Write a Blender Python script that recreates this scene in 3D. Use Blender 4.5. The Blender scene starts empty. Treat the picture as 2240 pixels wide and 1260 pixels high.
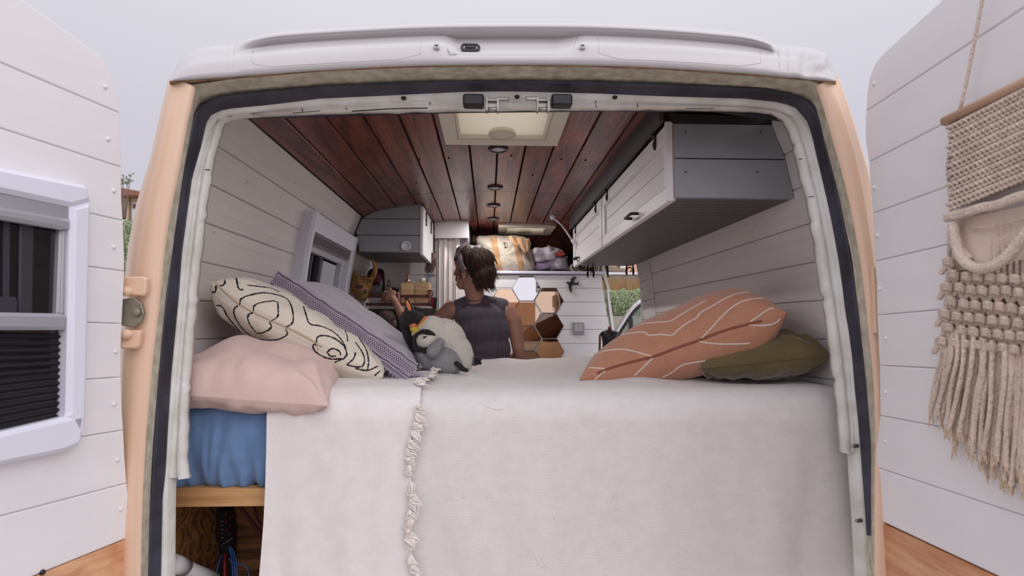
import bpy, bmesh, math, random
import numpy as np
from mathutils import Vector, Matrix, noise
from mathutils.bvhtree import BVHTree
random.seed(7)
V = Vector
R = math.radians
# ------------------------------------------------------------------ camera
FPX = 1200.0
CAM = V((0, 0, 1.75))
YAW = math.atan(50 / 1200); PIT = math.atan(82 / 1200)
scene = bpy.context.scene
cd = bpy.data.cameras.new('camera'); cam = bpy.data.objects.new('camera', cd)
scene.collection.objects.link(cam); scene.camera = cam
cam.location = CAM; cam.rotation_euler = (math.pi / 2 + PIT, 0, -YAW)
cd.sensor_width = 36; cd.lens = 36 * FPX / 2240; cd.clip_start = 0.02; cd.clip_end = 500
cd.dof.use_dof = True; cd.dof.focus_distance = 1.9; cd.dof.aperture_fstop = 4.2
# ------------------------------------------------------------------ world: overcast sky, brighter overhead
w = bpy.data.worlds.new('overcast_sky'); scene.world = w; w.use_nodes = True
nt = w.node_tree; nt.nodes.clear()
o_ = nt.nodes.new('ShaderNodeOutputWorld'); bg = nt.nodes.new('ShaderNodeBackground')
tc = nt.nodes.new('ShaderNodeTexCoord'); sx = nt.nodes.new('ShaderNodeSeparateXYZ')
cr = nt.nodes.new('ShaderNodeValToRGB'); nz = nt.nodes.new('ShaderNodeTexNoise'); mx = nt.nodes.new('ShaderNodeMix')
mx.data_type = 'RGBA'; mx.blend_type = 'MULTIPLY'; mx.inputs[0].default_value = 0.5
cr2 = nt.nodes.new('ShaderNodeValToRGB')
nt.links.new(tc.outputs['Generated'], sx.inputs[0]); nt.links.new(sx.outputs['Z'], cr.inputs[0])
nt.links.new(tc.outputs['Generated'], nz.inputs['Vector']); nz.inputs['Scale'].default_value = 1.6; nz.inputs['Detail'].default_value = 5
nt.links.new(nz.outputs['Fac'], cr2.inputs[0])
cr2.color_ramp.elements[0].position = 0.35; cr2.color_ramp.elements[0].color = (0.92, 0.925, 0.95, 1)
cr2.color_ramp.elements[1].position = 0.65; cr2.color_ramp.elements[1].color = (1.0, 1.0, 1.0, 1)
e = cr.color_ramp.elements
e[0].position = 0.0; e[0].color = (0.485, 0.47, 0.525, 1)
e[1].position = 1.0; e[1].color = (0.85, 0.85, 0.9, 1)
x_ = e.new(0.30); x_.color = (0.505, 0.49, 0.55, 1)
x_ = e.new(0.52); x_.color = (0.60, 0.59, 0.64, 1)
nt.links.new(cr.outputs[0], mx.inputs[6]); nt.links.new(cr2.outputs[0], mx.inputs[7])
# the sky is brighter on the side of the veiled sun, behind the camera
dp = nt.nodes.new('ShaderNodeVectorMath'); dp.operation = 'DOT_PRODUCT'; dp.inputs[1].default_value = (0.12, -0.95, 0.27)
nt.links.new(tc.outputs['Generated'], dp.inputs[0])
mr = nt.nodes.new('ShaderNodeMapRange'); mr.interpolation_type = 'SMOOTHSTEP'
for k_, v_ in zip((1, 2, 3, 4), (-0.25, 0.9, 1.0, 1.75)): mr.inputs[k_].default_value = v_
nt.links.new(dp.outputs['Value'], mr.inputs[0]); nt.links.new(mr.outputs[0], bg.inputs[1])
nt.links.new(mx.outputs[2], bg.inputs[0])
nt.links.new(bg.outputs[0], o_.inputs[0])
# soft veiled sun, from high behind the camera on the right
sd = bpy.data.lights.new('veiled_sun', 'SUN'); sun = bpy.data.objects.new('veiled_sun', sd)
scene.collection.objects.link(sun); sd.energy = 0.5; sd.angle = R(45); sd.color = (1.0, 0.97, 0.94)
sun.rotation_euler = V((-0.52, 0.66, -0.46)).to_track_quat('-Z', 'Y').to_euler()
vs = scene.view_settings
vs.view_transform = 'Standard'; vs.look = 'None'; vs.gamma = 1; vs.use_curve_mapping = False
vs.exposure = 0.33
# ------------------------------------------------------------------ pixel -> world measuring
_f = V((math.sin(YAW) * math.cos(PIT), math.cos(YAW) * math.cos(PIT), math.sin(PIT)))
_r = V((math.cos(YAW), -math.sin(YAW), 0)); _u = _r.cross(_f)
def ray(px, py): return _f + _r * ((px - 1120) / FPX) + _u * ((630 - py) / FPX)
def at(px, py, Y):
    d = ray(px, py); return CAM + d * (Y / d.y)
def atx(px, py, X):
    d = ray(px, py); return CAM + d * (X / d.x)
def hit(px, py, p0, n):
    d = ray(px, py); return CAM + d * ((p0 - CAM).dot(n) / d.dot(n))
def Z(z): return 1.75 + z
def lean(px, py, Y):                      # plane of the rear face, which leans forward a little
    return hit(px, py, V((0, Y, 1.75)), V((0, 1, -0.037)))
# ------------------------------------------------------------------ materials
def srgb(r, g, b):
    f = lambda c: ((c / 255 + 0.055) / 1.055) ** 2.4 if c / 255 > 0.04045 else c / 255 / 12.92
    return (f(r), f(g), f(b), 1)
MATS = {}
def M(name, col, rough=0.6, bump=0.0, bs=60, var=0.0, vs_=4, metal=0.0, spec=0.5, coords='Object', stretch=(1, 1, 1), detail=4, col2=None, coat=0, sheen=0):
    if name in MATS: return MATS[name]
    m = bpy.data.materials.new(name); m.use_nodes = True; t = m.node_tree; b = t.nodes['Principled BSDF']
    b.inputs['Roughness'].default_value = rough; b.inputs['Metallic'].default_value = metal
    b.inputs['Specular IOR Level'].default_value = spec
    if coat: b.inputs['Coat Weight'].default_value = coat
    if sheen: b.inputs['Sheen Weight'].default_value = sheen
    c = srgb(*col); b.inputs['Base Color'].default_value = c
    tc = t.nodes.new('ShaderNodeTexCoord'); mp = t.nodes.new('ShaderNodeMapping'); mp.inputs['Scale'].default_value = stretch
    t.links.new(tc.outputs[coords], mp.inputs[0])
    if var or col2:
        n = t.nodes.new('ShaderNodeTexNoise'); n.inputs['Scale'].default_value = vs_; n.inputs['Detail'].default_value = detail
        t.links.new(mp.outputs[0], n.inputs['Vector'])
        rp = t.nodes.new('ShaderNodeValToRGB'); rp.color_ramp.elements[0].position = 0.36; rp.color_ramp.elements[1].position = 0.64
        c2 = srgb(*col2) if col2 else tuple([x * (1 - var) for x in c[:3]] + [1])
        rp.color_ramp.elements[0].color = c2; rp.color_ramp.elements[1].color = c
        t.links.new(n.outputs['Fac'], rp.inputs[0]); t.links.new(rp.outputs[0], b.inputs['Base Color'])
    if bump:
        n2 = t.nodes.new('ShaderNodeTexNoise'); n2.inputs['Scale'].default_value = bs; n2.inputs['Detail'].default_value = 3
        t.links.new(mp.outputs[0], n2.inputs['Vector'])
        bp = t.nodes.new('ShaderNodeBump'); bp.inputs['Strength'].default_value = bump; bp.inputs['Distance'].default_value = 0.01
        t.links.new(n2.outputs['Fac'], bp.inputs['Height']); t.links.new(bp.outputs[0], b.inputs['Normal'])
    MATS[name] = m; return m
def wood(name, light, dark, axis='Y', rough=0.5, grain=14, plank=None, coat=0, knots=True, tint=None, contrast=(0.3, 0.7)):
    if name in MATS: return MATS[name]
    m = bpy.data.materials.new(name); m.use_nodes = True; t = m.node_tree; L = t.links; N = t.nodes
    b = N['Principled BSDF']; b.inputs['Roughness'].default_value = rough
    if coat: b.inputs['Coat Weight'].default_value = coat; b.inputs['Coat Roughness'].default_value = 0.25
    tc = N.new('ShaderNodeTexCoord'); at_ = N.new('ShaderNodeAttribute'); at_.attribute_name = 'plank'
    off = N.new('ShaderNodeVectorMath'); off.operation = 'SCALE'; L.new(at_.outputs['Color'], off.inputs[0]); off.inputs['Scale'].default_value = 9
    add = N.new('ShaderNodeVectorMath'); L.new(tc.outputs['Object'], add.inputs[0]); L.new(off.outputs[0], add.inputs[1])
    mp = N.new('ShaderNodeMapping'); s = {'X': (0.09, 1, 1), 'Y': (1, 0.09, 1), 'Z': (1, 1, 0.09)}[axis]
    mp.inputs['Scale'].default_value = s; L.new(add.outputs[0], mp.inputs[0])
    n0 = N.new('ShaderNodeTexNoise'); n0.inputs['Scale'].default_value = 6; n0.inputs['Detail'].default_value = 2; L.new(mp.outputs[0], n0.inputs['Vector'])
    mu = N.new('ShaderNodeMath'); mu.operation = 'MULTIPLY'; mu.inputs[1].default_value = grain * 6; L.new(n0.outputs['Fac'], mu.inputs[0])
    si = N.new('ShaderNodeMath'); si.operation = 'SINE'; L.new(mu.outputs[0], si.inputs[0])
    n1 = N.new('ShaderNodeTexNoise'); n1.inputs['Scale'].default_value = 90; n1.inputs['Detail'].default_value = 3; L.new(mp.outputs[0], n1.inputs['Vector'])
    ad = N.new('ShaderNodeMath'); ad.operation = 'MULTIPLY_ADD'; ad.inputs[1].default_value = 0.16; L.new(si.outputs[0], ad.inputs[0]); L.new(n1.outputs['Fac'], ad.inputs[2])
    rp = N.new('ShaderNodeValToRGB'); rp.color_ramp.elements[0].position = contrast[0]; rp.color_ramp.elements[1].position = contrast[1]
    rp.color_ramp.elements[0].color = srgb(*dark); rp.color_ramp.elements[1].color = srgb(*light); L.new(ad.outputs[0], rp.inputs[0])
    out = rp.outputs[0]
    hs = N.new('ShaderNodeHueSaturation'); L.new(out, hs.inputs['Color'])
    sp = N.new('ShaderNodeSeparateColor'); L.new(at_.outputs['Color'], sp.inputs[0])
    mr = N.new('ShaderNodeMapRange'); mr.inputs[3].default_value = 0.78; mr.inputs[4].default_value = 1.22; L.new(sp.outputs[0], mr.inputs[0]); L.new(mr.outputs[0], hs.inputs['Value'])
    out = hs.outputs[0]
    if knots:
        vo = N.new('ShaderNodeTexVoronoi'); vo.inputs['Scale'].default_value = 3.2
        mp2 = N.new('ShaderNodeMapping'); s2 = {'X': (0.5, 1.6, 1.6), 'Y': (1.6, 0.5, 1.6), 'Z': (1.6, 1.6, 0.5)}[axis]; mp2.inputs['Scale'].default_value = s2
        L.new(add.outputs[0], mp2.inputs[0]); L.new(mp2.outputs[0], vo.inputs['Vector'])
        r2 = N.new('ShaderNodeValToRGB'); r2.color_ramp.elements[0].position = 0.02; r2.color_ramp.elements[1].position = 0.07
        r2.color_ramp.elements[0].color = (0.25, 0.2, 0.18, 1); r2.color_ramp.elements[1].color = (1, 1, 1, 1); L.new(vo.outputs['Distance'], r2.inputs[0])
        mk = N.new('ShaderNodeMix'); mk.data_type = 'RGBA'; mk.blend_type = 'MULTIPLY'; mk.inputs[0].default_value = 0.9
        L.new(out, mk.inputs[6]); L.new(r2.outputs[0], mk.inputs[7]); out = mk.outputs[2]
    L.new(out, b.inputs['Base Color'])
    bp = N.new('ShaderNodeBump'); bp.inputs['Strength'].default_value = 0.25; bp.inputs['Distance'].default_value = 0.004
    L.new(ad.outputs[0], bp.inputs['Height']); L.new(bp.outputs[0], b.inputs['Normal'])
    MATS[name] = m; return m
def cloth(name, col, scale=900, bump=0.35, var=0.06, rough=0.95, sheen=0.2, sx_=1.0, sy_=1.0, big=0.12, bigs=14):
    """woven cloth: fine crossed threads from UV metres, soft wrinkles"""
    if name in MATS: return MATS[name]
    m = bpy.data.materials.new(name); m.use_nodes = True; t = m.node_tree; L = t.links; N = t.nodes
    b = N['Principled BSDF']; b.inputs['Roughness'].default_value = rough; b.inputs['Sheen Weight'].default_value = sheen
    b.inputs['Specular IOR Level'].default_value = 0.15
    tc = N.new('ShaderNodeTexCoord'); mp = N.new('ShaderNodeMapping'); mp.inputs['Scale'].default_value = (sx_, sy_, 1); L.new(tc.outputs['UV'], mp.inputs[0])
    w1 = N.new('ShaderNodeTexWave'); w1.inputs['Scale'].default_value = scale / 6.28; w1.bands_direction = 'X'; w1.inputs['Distortion'].default_value = 1.5
    w2 = N.new('ShaderNodeTexWave'); w2.inputs['Scale'].default_value = scale / 6.28; w2.bands_direction = 'Y'; w2.inputs['Distortion'].default_value = 1.5
    L.new(mp.outputs[0], w1.inputs['Vector']); L.new(mp.outputs[0], w2.inputs['Vector'])
    ma = N.new('ShaderNodeMath'); L.new(w1.outputs['Fac'], ma.inputs[0]); L.new(w2.outputs['Fac'], ma.inputs[1])
    nb = N.new('ShaderNodeTexNoise'); nb.inputs['Scale'].default_value = bigs; nb.inputs['Detail'].default_value = 5; L.new(tc.outputs['Object'], nb.inputs['Vector'])
    b1 = N.new('ShaderNodeBump'); b1.inputs['Strength'].default_value = bump; b1.inputs['Distance'].default_value = 0.002; L.new(ma.outputs[0], b1.inputs['Height'])
    b2 = N.new('ShaderNodeBump'); b2.inputs['Strength'].default_value = big; b2.inputs['Distance'].default_value = 0.05; L.new(nb.outputs['Fac'], b2.inputs['Height'])
    L.new(b2.outputs[0], b1.inputs['Normal']); L.new(b1.outputs[0], b.inputs['Normal'])
    n = N.new('ShaderNodeTexNoise'); n.inputs['Scale'].default_value = 30; n.inputs['Detail'].default_value = 6; L.new(tc.outputs['Object'], n.inputs['Vector'])
    rp = N.new('ShaderNodeValToRGB'); c = srgb(*col); rp.color_ramp.elements[0].position = .35; rp.color_ramp.elements[1].position = .65
    rp.color_ramp.elements[0].color = tuple([x * (1 - var) for x in c[:3]] + [1]); rp.color_ramp.elements[1].color = c
    L.new(n.outputs['Fac'], rp.inputs[0]); L.new(rp.outputs[0], b.inputs['Base Color'])
    MATS[name] = m; return m
def glass(name, col=(200, 205, 205), alpha=0.35, rough=0.02):
    m = bpy.data.materials.new(name); m.use_nodes = True; b = m.node_tree.nodes['Principled BSDF']
    b.inputs['Base Color'].default_value = srgb(*col); b.inputs['Roughness'].default_value = rough; b.inputs['Alpha'].default_value = alpha
    b.inputs['Specular IOR Level'].default_value = 0.8
    MATS[name] = m; return m
def translucent(name, col, amt=0.6):
    m = bpy.data.materials.new(name); m.use_nodes = True; t = m.node_tree; b = t.nodes['Principled BSDF']; out = t.nodes['Material Output']
    b.inputs['Base Color'].default_value = srgb(*col); b.inputs['Roughness'].default_value = 0.35
    tr = t.nodes.new('ShaderNodeBsdfTranslucent'); tr.inputs[0].default_value = srgb(*col)
    mi = t.nodes.new('ShaderNodeMixShader'); mi.inputs[0].default_value = amt
    t.links.new(b.outputs[0], mi.inputs[1]); t.links.new(tr.outputs[0], mi.inputs[2]); t.links.new(mi.outputs[0], out.inputs[0])
    MATS[name] = m; return m
# ------------------------------------------------------------------ mesh builder
class MB:
    def __init__(s): s.v = []; s.f = []; s.m = []; s.s = []; s.uv = {}; s.pk = {}
    def add(s, vs, fs, mi=0, sm=False, uv=None, pk=None):
        o = len(s.v); s.v += [V(p) for p in vs]
        for k, f in enumerate(fs):
            if uv: s.uv[len(s.f)] = [uv[i] for i in f]
            if pk is not None: s.pk[len(s.f)] = pk
            s.f.append([i + o for i in f]); s.m.append(mi); s.s.append(sm)
        return s
    def box(s, c, d, rot=None, mi=0, ch=0.0, pk=None):
        c = V(c); hx, hy, hz = d[0] / 2, d[1] / 2, d[2] / 2
        rm = rot.to_matrix() if hasattr(rot, 'to_matrix') else (rot or Matrix.Identity(3))
        if ch <= 0:
            vs = [c + rm @ V((x * hx, y * hy, z * hz)) for x in (-1, 1) for y in (-1, 1) for z in (-1, 1)]
            fs = [(0, 1, 3, 2), (4, 6, 7, 5), (0, 4, 5, 1), (2, 3, 7, 6), (0, 2, 6, 4), (1, 5, 7, 3)]
            return s.add(vs, fs, mi, pk=pk)
        ch = min(ch, hx * .9, hy * .9, hz * .9); vs = []; 
        for x in (-1, 1):
            for y in (-1, 1):
                for z in (-1, 1):
                    vs += [c + rm @ V((x * hx, y * (hy - ch), z * (hz - ch))), c + rm @ V((x * (hx - ch), y * hy, z * (hz - ch))), c + rm @ V((x * (hx - ch), y * (hy - ch), z * hz))]
        I = lambda x, y, z, k: (x * 4 + y * 2 + z) * 3 + k
        fs = [(I(0,0,0,0), I(0,0,1,0), I(0,1,1,0), I(0,1,0,0)), (I(1,0,0,0), I(1,1,0,0), I(1,1,1,0), I(1,0,1,0)),
              (I(0,0,0,1), I(1,0,0,1), I(1,0,1,1), I(0,0,1,1)), (I(0,1,0,1), I(0,1,1,1), I(1,1,1,1), I(1,1,0,1)),
              (I(0,0,0,2), I(0,1,0,2), I(1,1,0,2), I(1,0,0,2)), (I(0,0,1,2), I(1,0,1,2), I(1,1,1,2), I(0,1,1,2))]
        for a in (0, 1):
            for b in (0, 1):
                q = lambda k1, p, k2: (p[0] + (k1,), )
                fs.append((I(a,b,0,0), I(a,b,0,1), I(a,b,1,1), I(a,b,1,0)))
                fs.append((I(a,0,b,0), I(a,0,b,2), I(a,1,b,2), I(a,1,b,0)))
                fs.append((I(0,a,b,1), I(0,a,b,2), I(1,a,b,2), I(1,a,b,1)))
                for d_ in (0, 1): fs.append((I(a,b,d_,0), I(a,b,d_,1), I(a,b,d_,2)))
        return s.add(vs, fs, mi, pk=pk)
    def bar(s, p0, p1, wd, th, up=V((0, 0, 1)), mi=0, ch=0.0):
        p0 = V(p0); p1 = V(p1); x = (p1 - p0); L = x.length; x.normalize(); y = up.cross(x).normalized(); z = x.cross(y)
        rm = Matrix((x, y, z)).transposed(); return s.box((p0 + p1) / 2, (L, wd, th), rm, mi, ch)
    def tube(s, pts, r, n=8, mi=0, cap=True, flat=1.0, up=None, closed=False):
        pts = [V(p) for p in pts]; k = len(pts); vs = []; fs = []
        rr = r if isinstance(r, (list, tuple)) else [r] * k
        pn = None
        for i, p in enumerate(pts):
            if closed: t = pts[(i + 1) % k] - pts[i - 1]
            else: t = pts[min(i + 1, k - 1)] - pts[max(i - 1, 0)]
            if t.length < 1e-9: t = V((0, 0, 1))
            t.normalize()
            if up is not None: a = t.cross(up)
            elif pn is None: a = t.cross(V((0, 0, 1)) if abs(t.z) < .9 else V((1, 0, 0)))
            else: a = pn - t * pn.dot(t)
            if a.length < 1e-6: a = t.orthogonal()
            a.normalize(); pn = a; b = t.cross(a)
            for j in range(n):
                th = 2 * math.pi * j / n; vs.append(p + a * math.cos(th) * rr[i] + b * math.sin(th) * rr[i] * flat)
        for i in range(k if closed else k - 1):
            i2 = (i + 1) % k
            for j in range(n): fs.append((i * n + j, i * n + (j + 1) % n, i2 * n + (j + 1) % n, i2 * n + j))
        if cap and not closed: fs.append(tuple(range(n - 1, -1, -1))); fs.append(tuple((k - 1) * n + j for j in range(n)))
        return s.add(vs, fs, mi, True)
    def lathe(s, c, prof, n=24, axis=V((0, 0, 1)), mi=0, cap=True, sx=1.0):
        """prof = [(radius, height)...] about axis through c"""
        c = V(c); q = V((0, 0, 1)).rotation_difference(axis); vs = []; fs = []
        for r, h in prof:
            for j in range(n):
                th = 2 * math.pi * j / n; vs.append(c + q @ V((math.cos(th) * r * sx, math.sin(th) * r, h)))
        k = len(prof)
        for i in range(k - 1):
            for j in range(n): fs.append((i * n + j, i * n + (j + 1) % n, (i + 1) * n + (j + 1) % n, (i + 1) * n + j))
        if cap: fs.append(tuple(range(n - 1, -1, -1))); fs.append(tuple((k - 1) * n + j for j in range(n)))
        return s.add(vs, fs, mi, True)
    def slab(s, poly, ex, ch=0.0, mi=0, pk=None, sm=False):
        """polygon (world points) extruded by vector ex, optional chamfer on the extruded face"""
        poly = [V(p) for p in poly]; n = len(poly); ex = V(ex); c = sum(poly, V()) / n
        rings = [poly]
        if ch > 0:
            rings.append([p + ex * max(0, 1 - ch / ex.length) for p in poly])
            nn = ex.normalized(); ins = []; nw = V()
            for i in range(n): nw += (poly[i - 1] - c).cross(poly[i] - c)
            sgn_ = 1 if nw.dot(nn) > 0 else -1
            for i in range(n):
                a = poly[i - 1]; b = poly[i]; d = poly[(i + 1) % n]
                e1 = (b - a); e2 = (d - b)
                if e1.length < 1e-7: e1 = e2
                if e2.length < 1e-7: e2 = e1
                n1 = nn.cross(e1).normalized() * sgn_; n2 = nn.cross(e2).normalized() * sgn_
                m_ = (n1 + n2)
                if m_.length < .3: m_ = n1
                else: m_ = m_ / max(.5, m_.length_squared / 2)
                ins.append(b + ex + m_ * ch)
            rings.append(ins)
        else: rings.append([p + ex for p in poly])
        vs = [p for r_ in rings for p in r_]; fs = []
        for k in range(len(rings) - 1):
            for i in range(n): fs.append((k * n + i, k * n + (i + 1) % n, (k + 1) * n + (i + 1) % n, (k + 1) * n + i))
        fs.append(tuple(range(n - 1, -1, -1))); fs.append(tuple((len(rings) - 1) * n + i for i in range(n)))
        return s.add(vs, fs, mi, sm, pk=pk)
    def grid(s, P, mi=0, sm=True, uv=None, closeu=False, closev=False):
        a = len(P); b = len(P[0]); vs = [p for row in P for p in row]; fs = []
        for i in range(a if closeu else a - 1):
            for j in range(b if closev else b - 1):
                i2 = (i + 1) % a; j2 = (j + 1) % b
                fs.append((i * b + j, i * b + j2, i2 * b + j2, i2 * b + j))
        return s.add(vs, fs, mi, sm, uv=[x for r_ in uv for x in r_] if uv else None)
    def ell(s, c, r, rot=None, n=16, m=10, mi=0, noise_=0, ns=30):
        c = V(c); rm = rot.to_matrix() if hasattr(rot, 'to_matrix') else (rot or Matrix.Identity(3))
        if not isinstance(r, (tuple, list)): r = (r, r, r)
        vs = []; fs = []
        for i in range(m + 1):
            ph = math.pi * i / m
            for j in range(n):
                th = 2 * math.pi * j / n; q = V((math.sin(ph) * math.cos(th), math.sin(ph) * math.sin(th), math.cos(ph)))
                k = 1 + (noise_ * noise.noise(c * 7 + q * ns * .1) if noise_ else 0)
                vs.append(c + rm @ V((q.x * r[0] * k, q.y * r[1] * k, q.z * r[2] * k)))
        for i in range(m):
            for j in range(n): fs.append((i * n + j, (i + 1) * n + j, (i + 1) * n + (j + 1) % n, i * n + (j + 1) % n))
        return s.add(vs, fs, mi, True)
    def cap(s, p0, p1, r0, r1, n=14, mi=0):
        """tapered capsule"""
        p0 = V(p0); p1 = V(p1); d = p1 - p0; L = d.length; d.normalize()
        prof = []
        for k in range(6): a = -math.pi / 2 + math.pi / 2 * k / 5; prof.append((max(1e-4, r0 * math.cos(a)), r0 * math.sin(a)))
        for k in range(6): a = math.pi / 2 * k / 5; prof.append((max(1e-4, r1 * math.cos(a)), L + r1 * math.sin(a)))
        return s.lathe(p0, prof, n, d, mi)
    def bvh(s): return BVHTree.FromPolygons([tuple(p) for p in s.v], s.f)
    def build(s, name, mats, parent=None, bevel=0, remesh=0, smooth_it=0, subsurf=0, recalc=True):
        me = bpy.data.meshes.new(name)
        vs = s.v; loc = V((0, 0, 0))
        if parent is None:
            xs = [p.x for p in vs]; ys = [p.y for p in vs]; zs = [p.z for p in vs]
            loc = V(((min(xs) + max(xs)) / 2, (min(ys) + max(ys)) / 2, min(zs)))
        me.from_pydata([tuple(p - loc) for p in vs], [], s.f)
        if not isinstance(mats, (list, tuple)): mats = [mats]
        for m in mats: me.materials.append(m)
        me.polygons.foreach_set('material_index', s.m); me.polygons.foreach_set('use_smooth', s.s)
        if s.uv:
            ul = me.uv_layers.new(name='UVMap')
            for fi, us in s.uv.items():
                for li, uv in zip(me.polygons[fi].loop_indices, us): ul.data[li].uv = uv
        if s.pk:
            ca = me.color_attributes.new('plank', 'FLOAT_COLOR', 'CORNER')
            for fi, c in s.pk.items():
                for li in me.polygons[fi].loop_indices: ca.data[li].color = (c[0], c[1], c[2], 1)
        me.update()
        if recalc:
            bm = bmesh.new(); bm.from_mesh(me); bmesh.ops.recalc_face_normals(bm, faces=bm.faces); bm.to_mesh(me); bm.free()
        o = bpy.data.objects.new(name, me); scene.collection.objects.link(o)
        o.location = loc
        if parent is not None:
            o.parent = parent
            q = parent; acc = V((0, 0, 0))
            while q is not None: acc += q.location; q = q.parent
            o.location = -acc if parent.type != 'EMPTY' or parent.rotation_euler.z == 0 else -acc
        if remesh:
            md = o.modifiers.new('remesh', 'REMESH'); md.mode = 'VOXEL'; md.voxel_size = remesh; md.use_smooth_shade = True
        if smooth_it:
            md = o.modifiers.new('smooth', 'SMOOTH'); md.iterations = smooth_it; md.factor = 0.5
        if bevel:
            md = o.modifiers.new('bevel', 'BEVEL'); md.width = bevel; md.segments = 2; md.limit_method = 'ANGLE'
        if subsurf:
            md = o.modifiers.new('subsurf', 'SUBSURF'); md.levels = subsurf; md.render_levels = subsurf
        return o
def tag(o, label=None, cat=None, group=None, kind=None):
    if label: o['label'] = label
    if cat: o['category'] = cat
    if group: o['group'] = group
    if kind: o['kind'] = kind
    return o
def thing(name, loc, label, cat, group=None, kind=None):
    o = bpy.data.objects.new(name, None); scene.collection.objects.link(o); o.location = V(loc); o.empty_display_size = 0.05
    return tag(o, label, cat, group, kind)
def struct(o): o['kind'] = 'structure'; return o
def rnd3(): return (random.random(), random.random(), random.random())
def resample(pts, n):
    pts = [V(p) for p in pts]; d = [0]
    for a, b in zip(pts, pts[1:]): d.append(d[-1] + (b - a).length)
    out = []; k = 0
    for i in range(n):
        t = d[-1] * i / (n - 1)
        while k < len(pts) - 2 and d[k + 1] < t: k += 1
        s_ = (t - d[k]) / max(1e-9, d[k + 1] - d[k]); out.append(pts[k].lerp(pts[k + 1], min(1, max(0, s_))))
    return out
def smooth_line(pts, it=2):
    pts = [V(p) for p in pts]
    for _ in range(it):
        q = [pts[0]]
        for a, b in zip(pts, pts[1:]): q += [a.lerp(b, .25), a.lerp(b, .75)]
        q.append(pts[-1]); pts = q
    return pts
def clip(poly, lo, hi):
    """clip 2d polygon to lo<=v<=hi"""
    for sgn, lim in ((1, lo), (-1, hi)):
        out = []
        for i in range(len(poly)):
            a = poly[i - 1]; b = poly[i]; fa = sgn * (a[1] - lim) >= 0; fb = sgn * (b[1] - lim) >= 0
            if fa != fb:
                t = (lim - a[1]) / (b[1] - a[1]); out.append((a[0] + (b[0] - a[0]) * t, lim))
            if fb: out.append(b)
        poly = out
        if len(poly) < 3: return []
    out = []
    for p in poly:
        if not out or math.hypot(p[0] - out[-1][0], p[1] - out[-1][1]) > .0045: out.append(p)
        elif abs(p[1] - lo) < 1e-9 or abs(p[1] - hi) < 1e-9: out[-1] = p
    return out
def drape(mb, bvh, pxs, r, mi=0, off=0.0, flat=0.5, step=4.0, jit=0.0, n=6):
    """lay a thin yarn along a line seen in the photograph, on the surface it belongs to"""
    pts2 = smooth_line([V((p[0], p[1], 0)) for p in pxs], 1); L = sum((b - a).length for a, b in zip(pts2, pts2[1:]))
    pts2 = resample(pts2, max(3, int(L / step))); out = []; nr = []
    def flush():
        if len(out) > 2:
            rr = [r * (1 + jit * random.uniform(-1, 1)) for _ in out]
            mb.tube([p + q * off for p, q in zip(out, nr)], rr, n, mi, True, flat, up=nr[len(nr) // 2])
    for p in pts2:
        d = ray(p.x, p.y).normalized(); h, nn, _, dist = bvh.ray_cast(CAM, d)
        if h is None: flush(); out = []; nr = []; continue
        if nn.dot(d) > 0: nn = -nn
        if out and (h - out[-1]).length > 0.06: flush(); out = []; nr = []
        out.append(h); nr.append(nn)
    flush()
    return mb
# ================================================================== materials
white_paint = M('white_paint', (232, 229, 232), 0.45, 0.05, 25, 0.04, 6)
door_white = M('white_board_paint', (236, 232, 234), 0.42, 0.03, 18, 0.03, 5, stretch=(1, 1, 3))
wall_white = M('wall_board_paint', (226, 220, 218), 0.5, 0.12, 22, 0.06, 7, stretch=(1, .2, 6))
groove = M('groove_backing_paint', (215, 210, 210), 0.8)  # plain light grey backing behind the boards
body_white = M('body_white', (198, 194, 195), 0.25, 0.0, 10, 0.03, 3, coat=0.3)
peach = M('peach_paint', (232, 196, 168), 0.33, 0.01, 200, 0.05, 3, coat=0.3)
olive = M('bare_olive_jamb', (208, 203, 184), 0.5, 0.15, 260, 0.2, 40, col2=(176, 168, 148))
seal_m = M('black_rubber', (42, 40, 50), 0.45, 0.1, 120, 0.3, 12, col2=(62, 62, 76))
flange_m = M('chipped_white_flange', (226, 224, 220), 0.42, 0.25, 40, 0.1, 14, col2=(205, 201, 192))
plastic_w = M('white_plastic', (226, 226, 238), 0.3)
plastic_g = M('grey_silver_trim', (176, 176, 182), 0.35, metal=0.4)
black = M('black_plastic', (26, 24, 28), 0.4)
iron = M('black_iron', (30, 26, 28), 0.45, 0.1, 80)
steel = M('zinc_steel', (170, 165, 158), 0.35, metal=0.9, var=0.3, vs_=30)
screw_m = M('painted_screw', (205, 200, 202), 0.4)
grey_board = M('slate_grey_boards', (158, 161, 168), 0.55, 0.08, 30, 0.06, 8)
pine = wood('raw_pine', (222, 172, 118), (188, 132, 82), 'X', 0.5, 10, contrast=(.2, .7))
pine_door = wood('varnished_pine', (226, 176, 134), (186, 122, 82), 'Y', 0.45, 10, contrast=(.15, .8))
ply = wood('dark_plywood', (150, 108, 66), (96, 64, 38), 'X', 0.6, 12)
ceil_wood = wood('red_stained_pine', (150, 84, 70), (92, 50, 44), 'Y', 0.3, 9, coat=0.35, contrast=(.28, .74))
red_rail = wood('red_stained_rail', (128, 72, 56), (84, 44, 34), 'X', 0.5, 10, knots=False)
bamboo = wood('bamboo', (206, 176, 138), (184, 150, 112), 'X', 0.5, 14, knots=False)
cream = translucent('cream_hatch_plastic', (236, 226, 204), 0.8)
cream_solid = M('cream_frame', (230, 224, 206), 0.4)
dark_void = M('near_black', (26, 22, 22), 0.9)  # near-black; the dark of enclosed spaces is put into the colour
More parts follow.
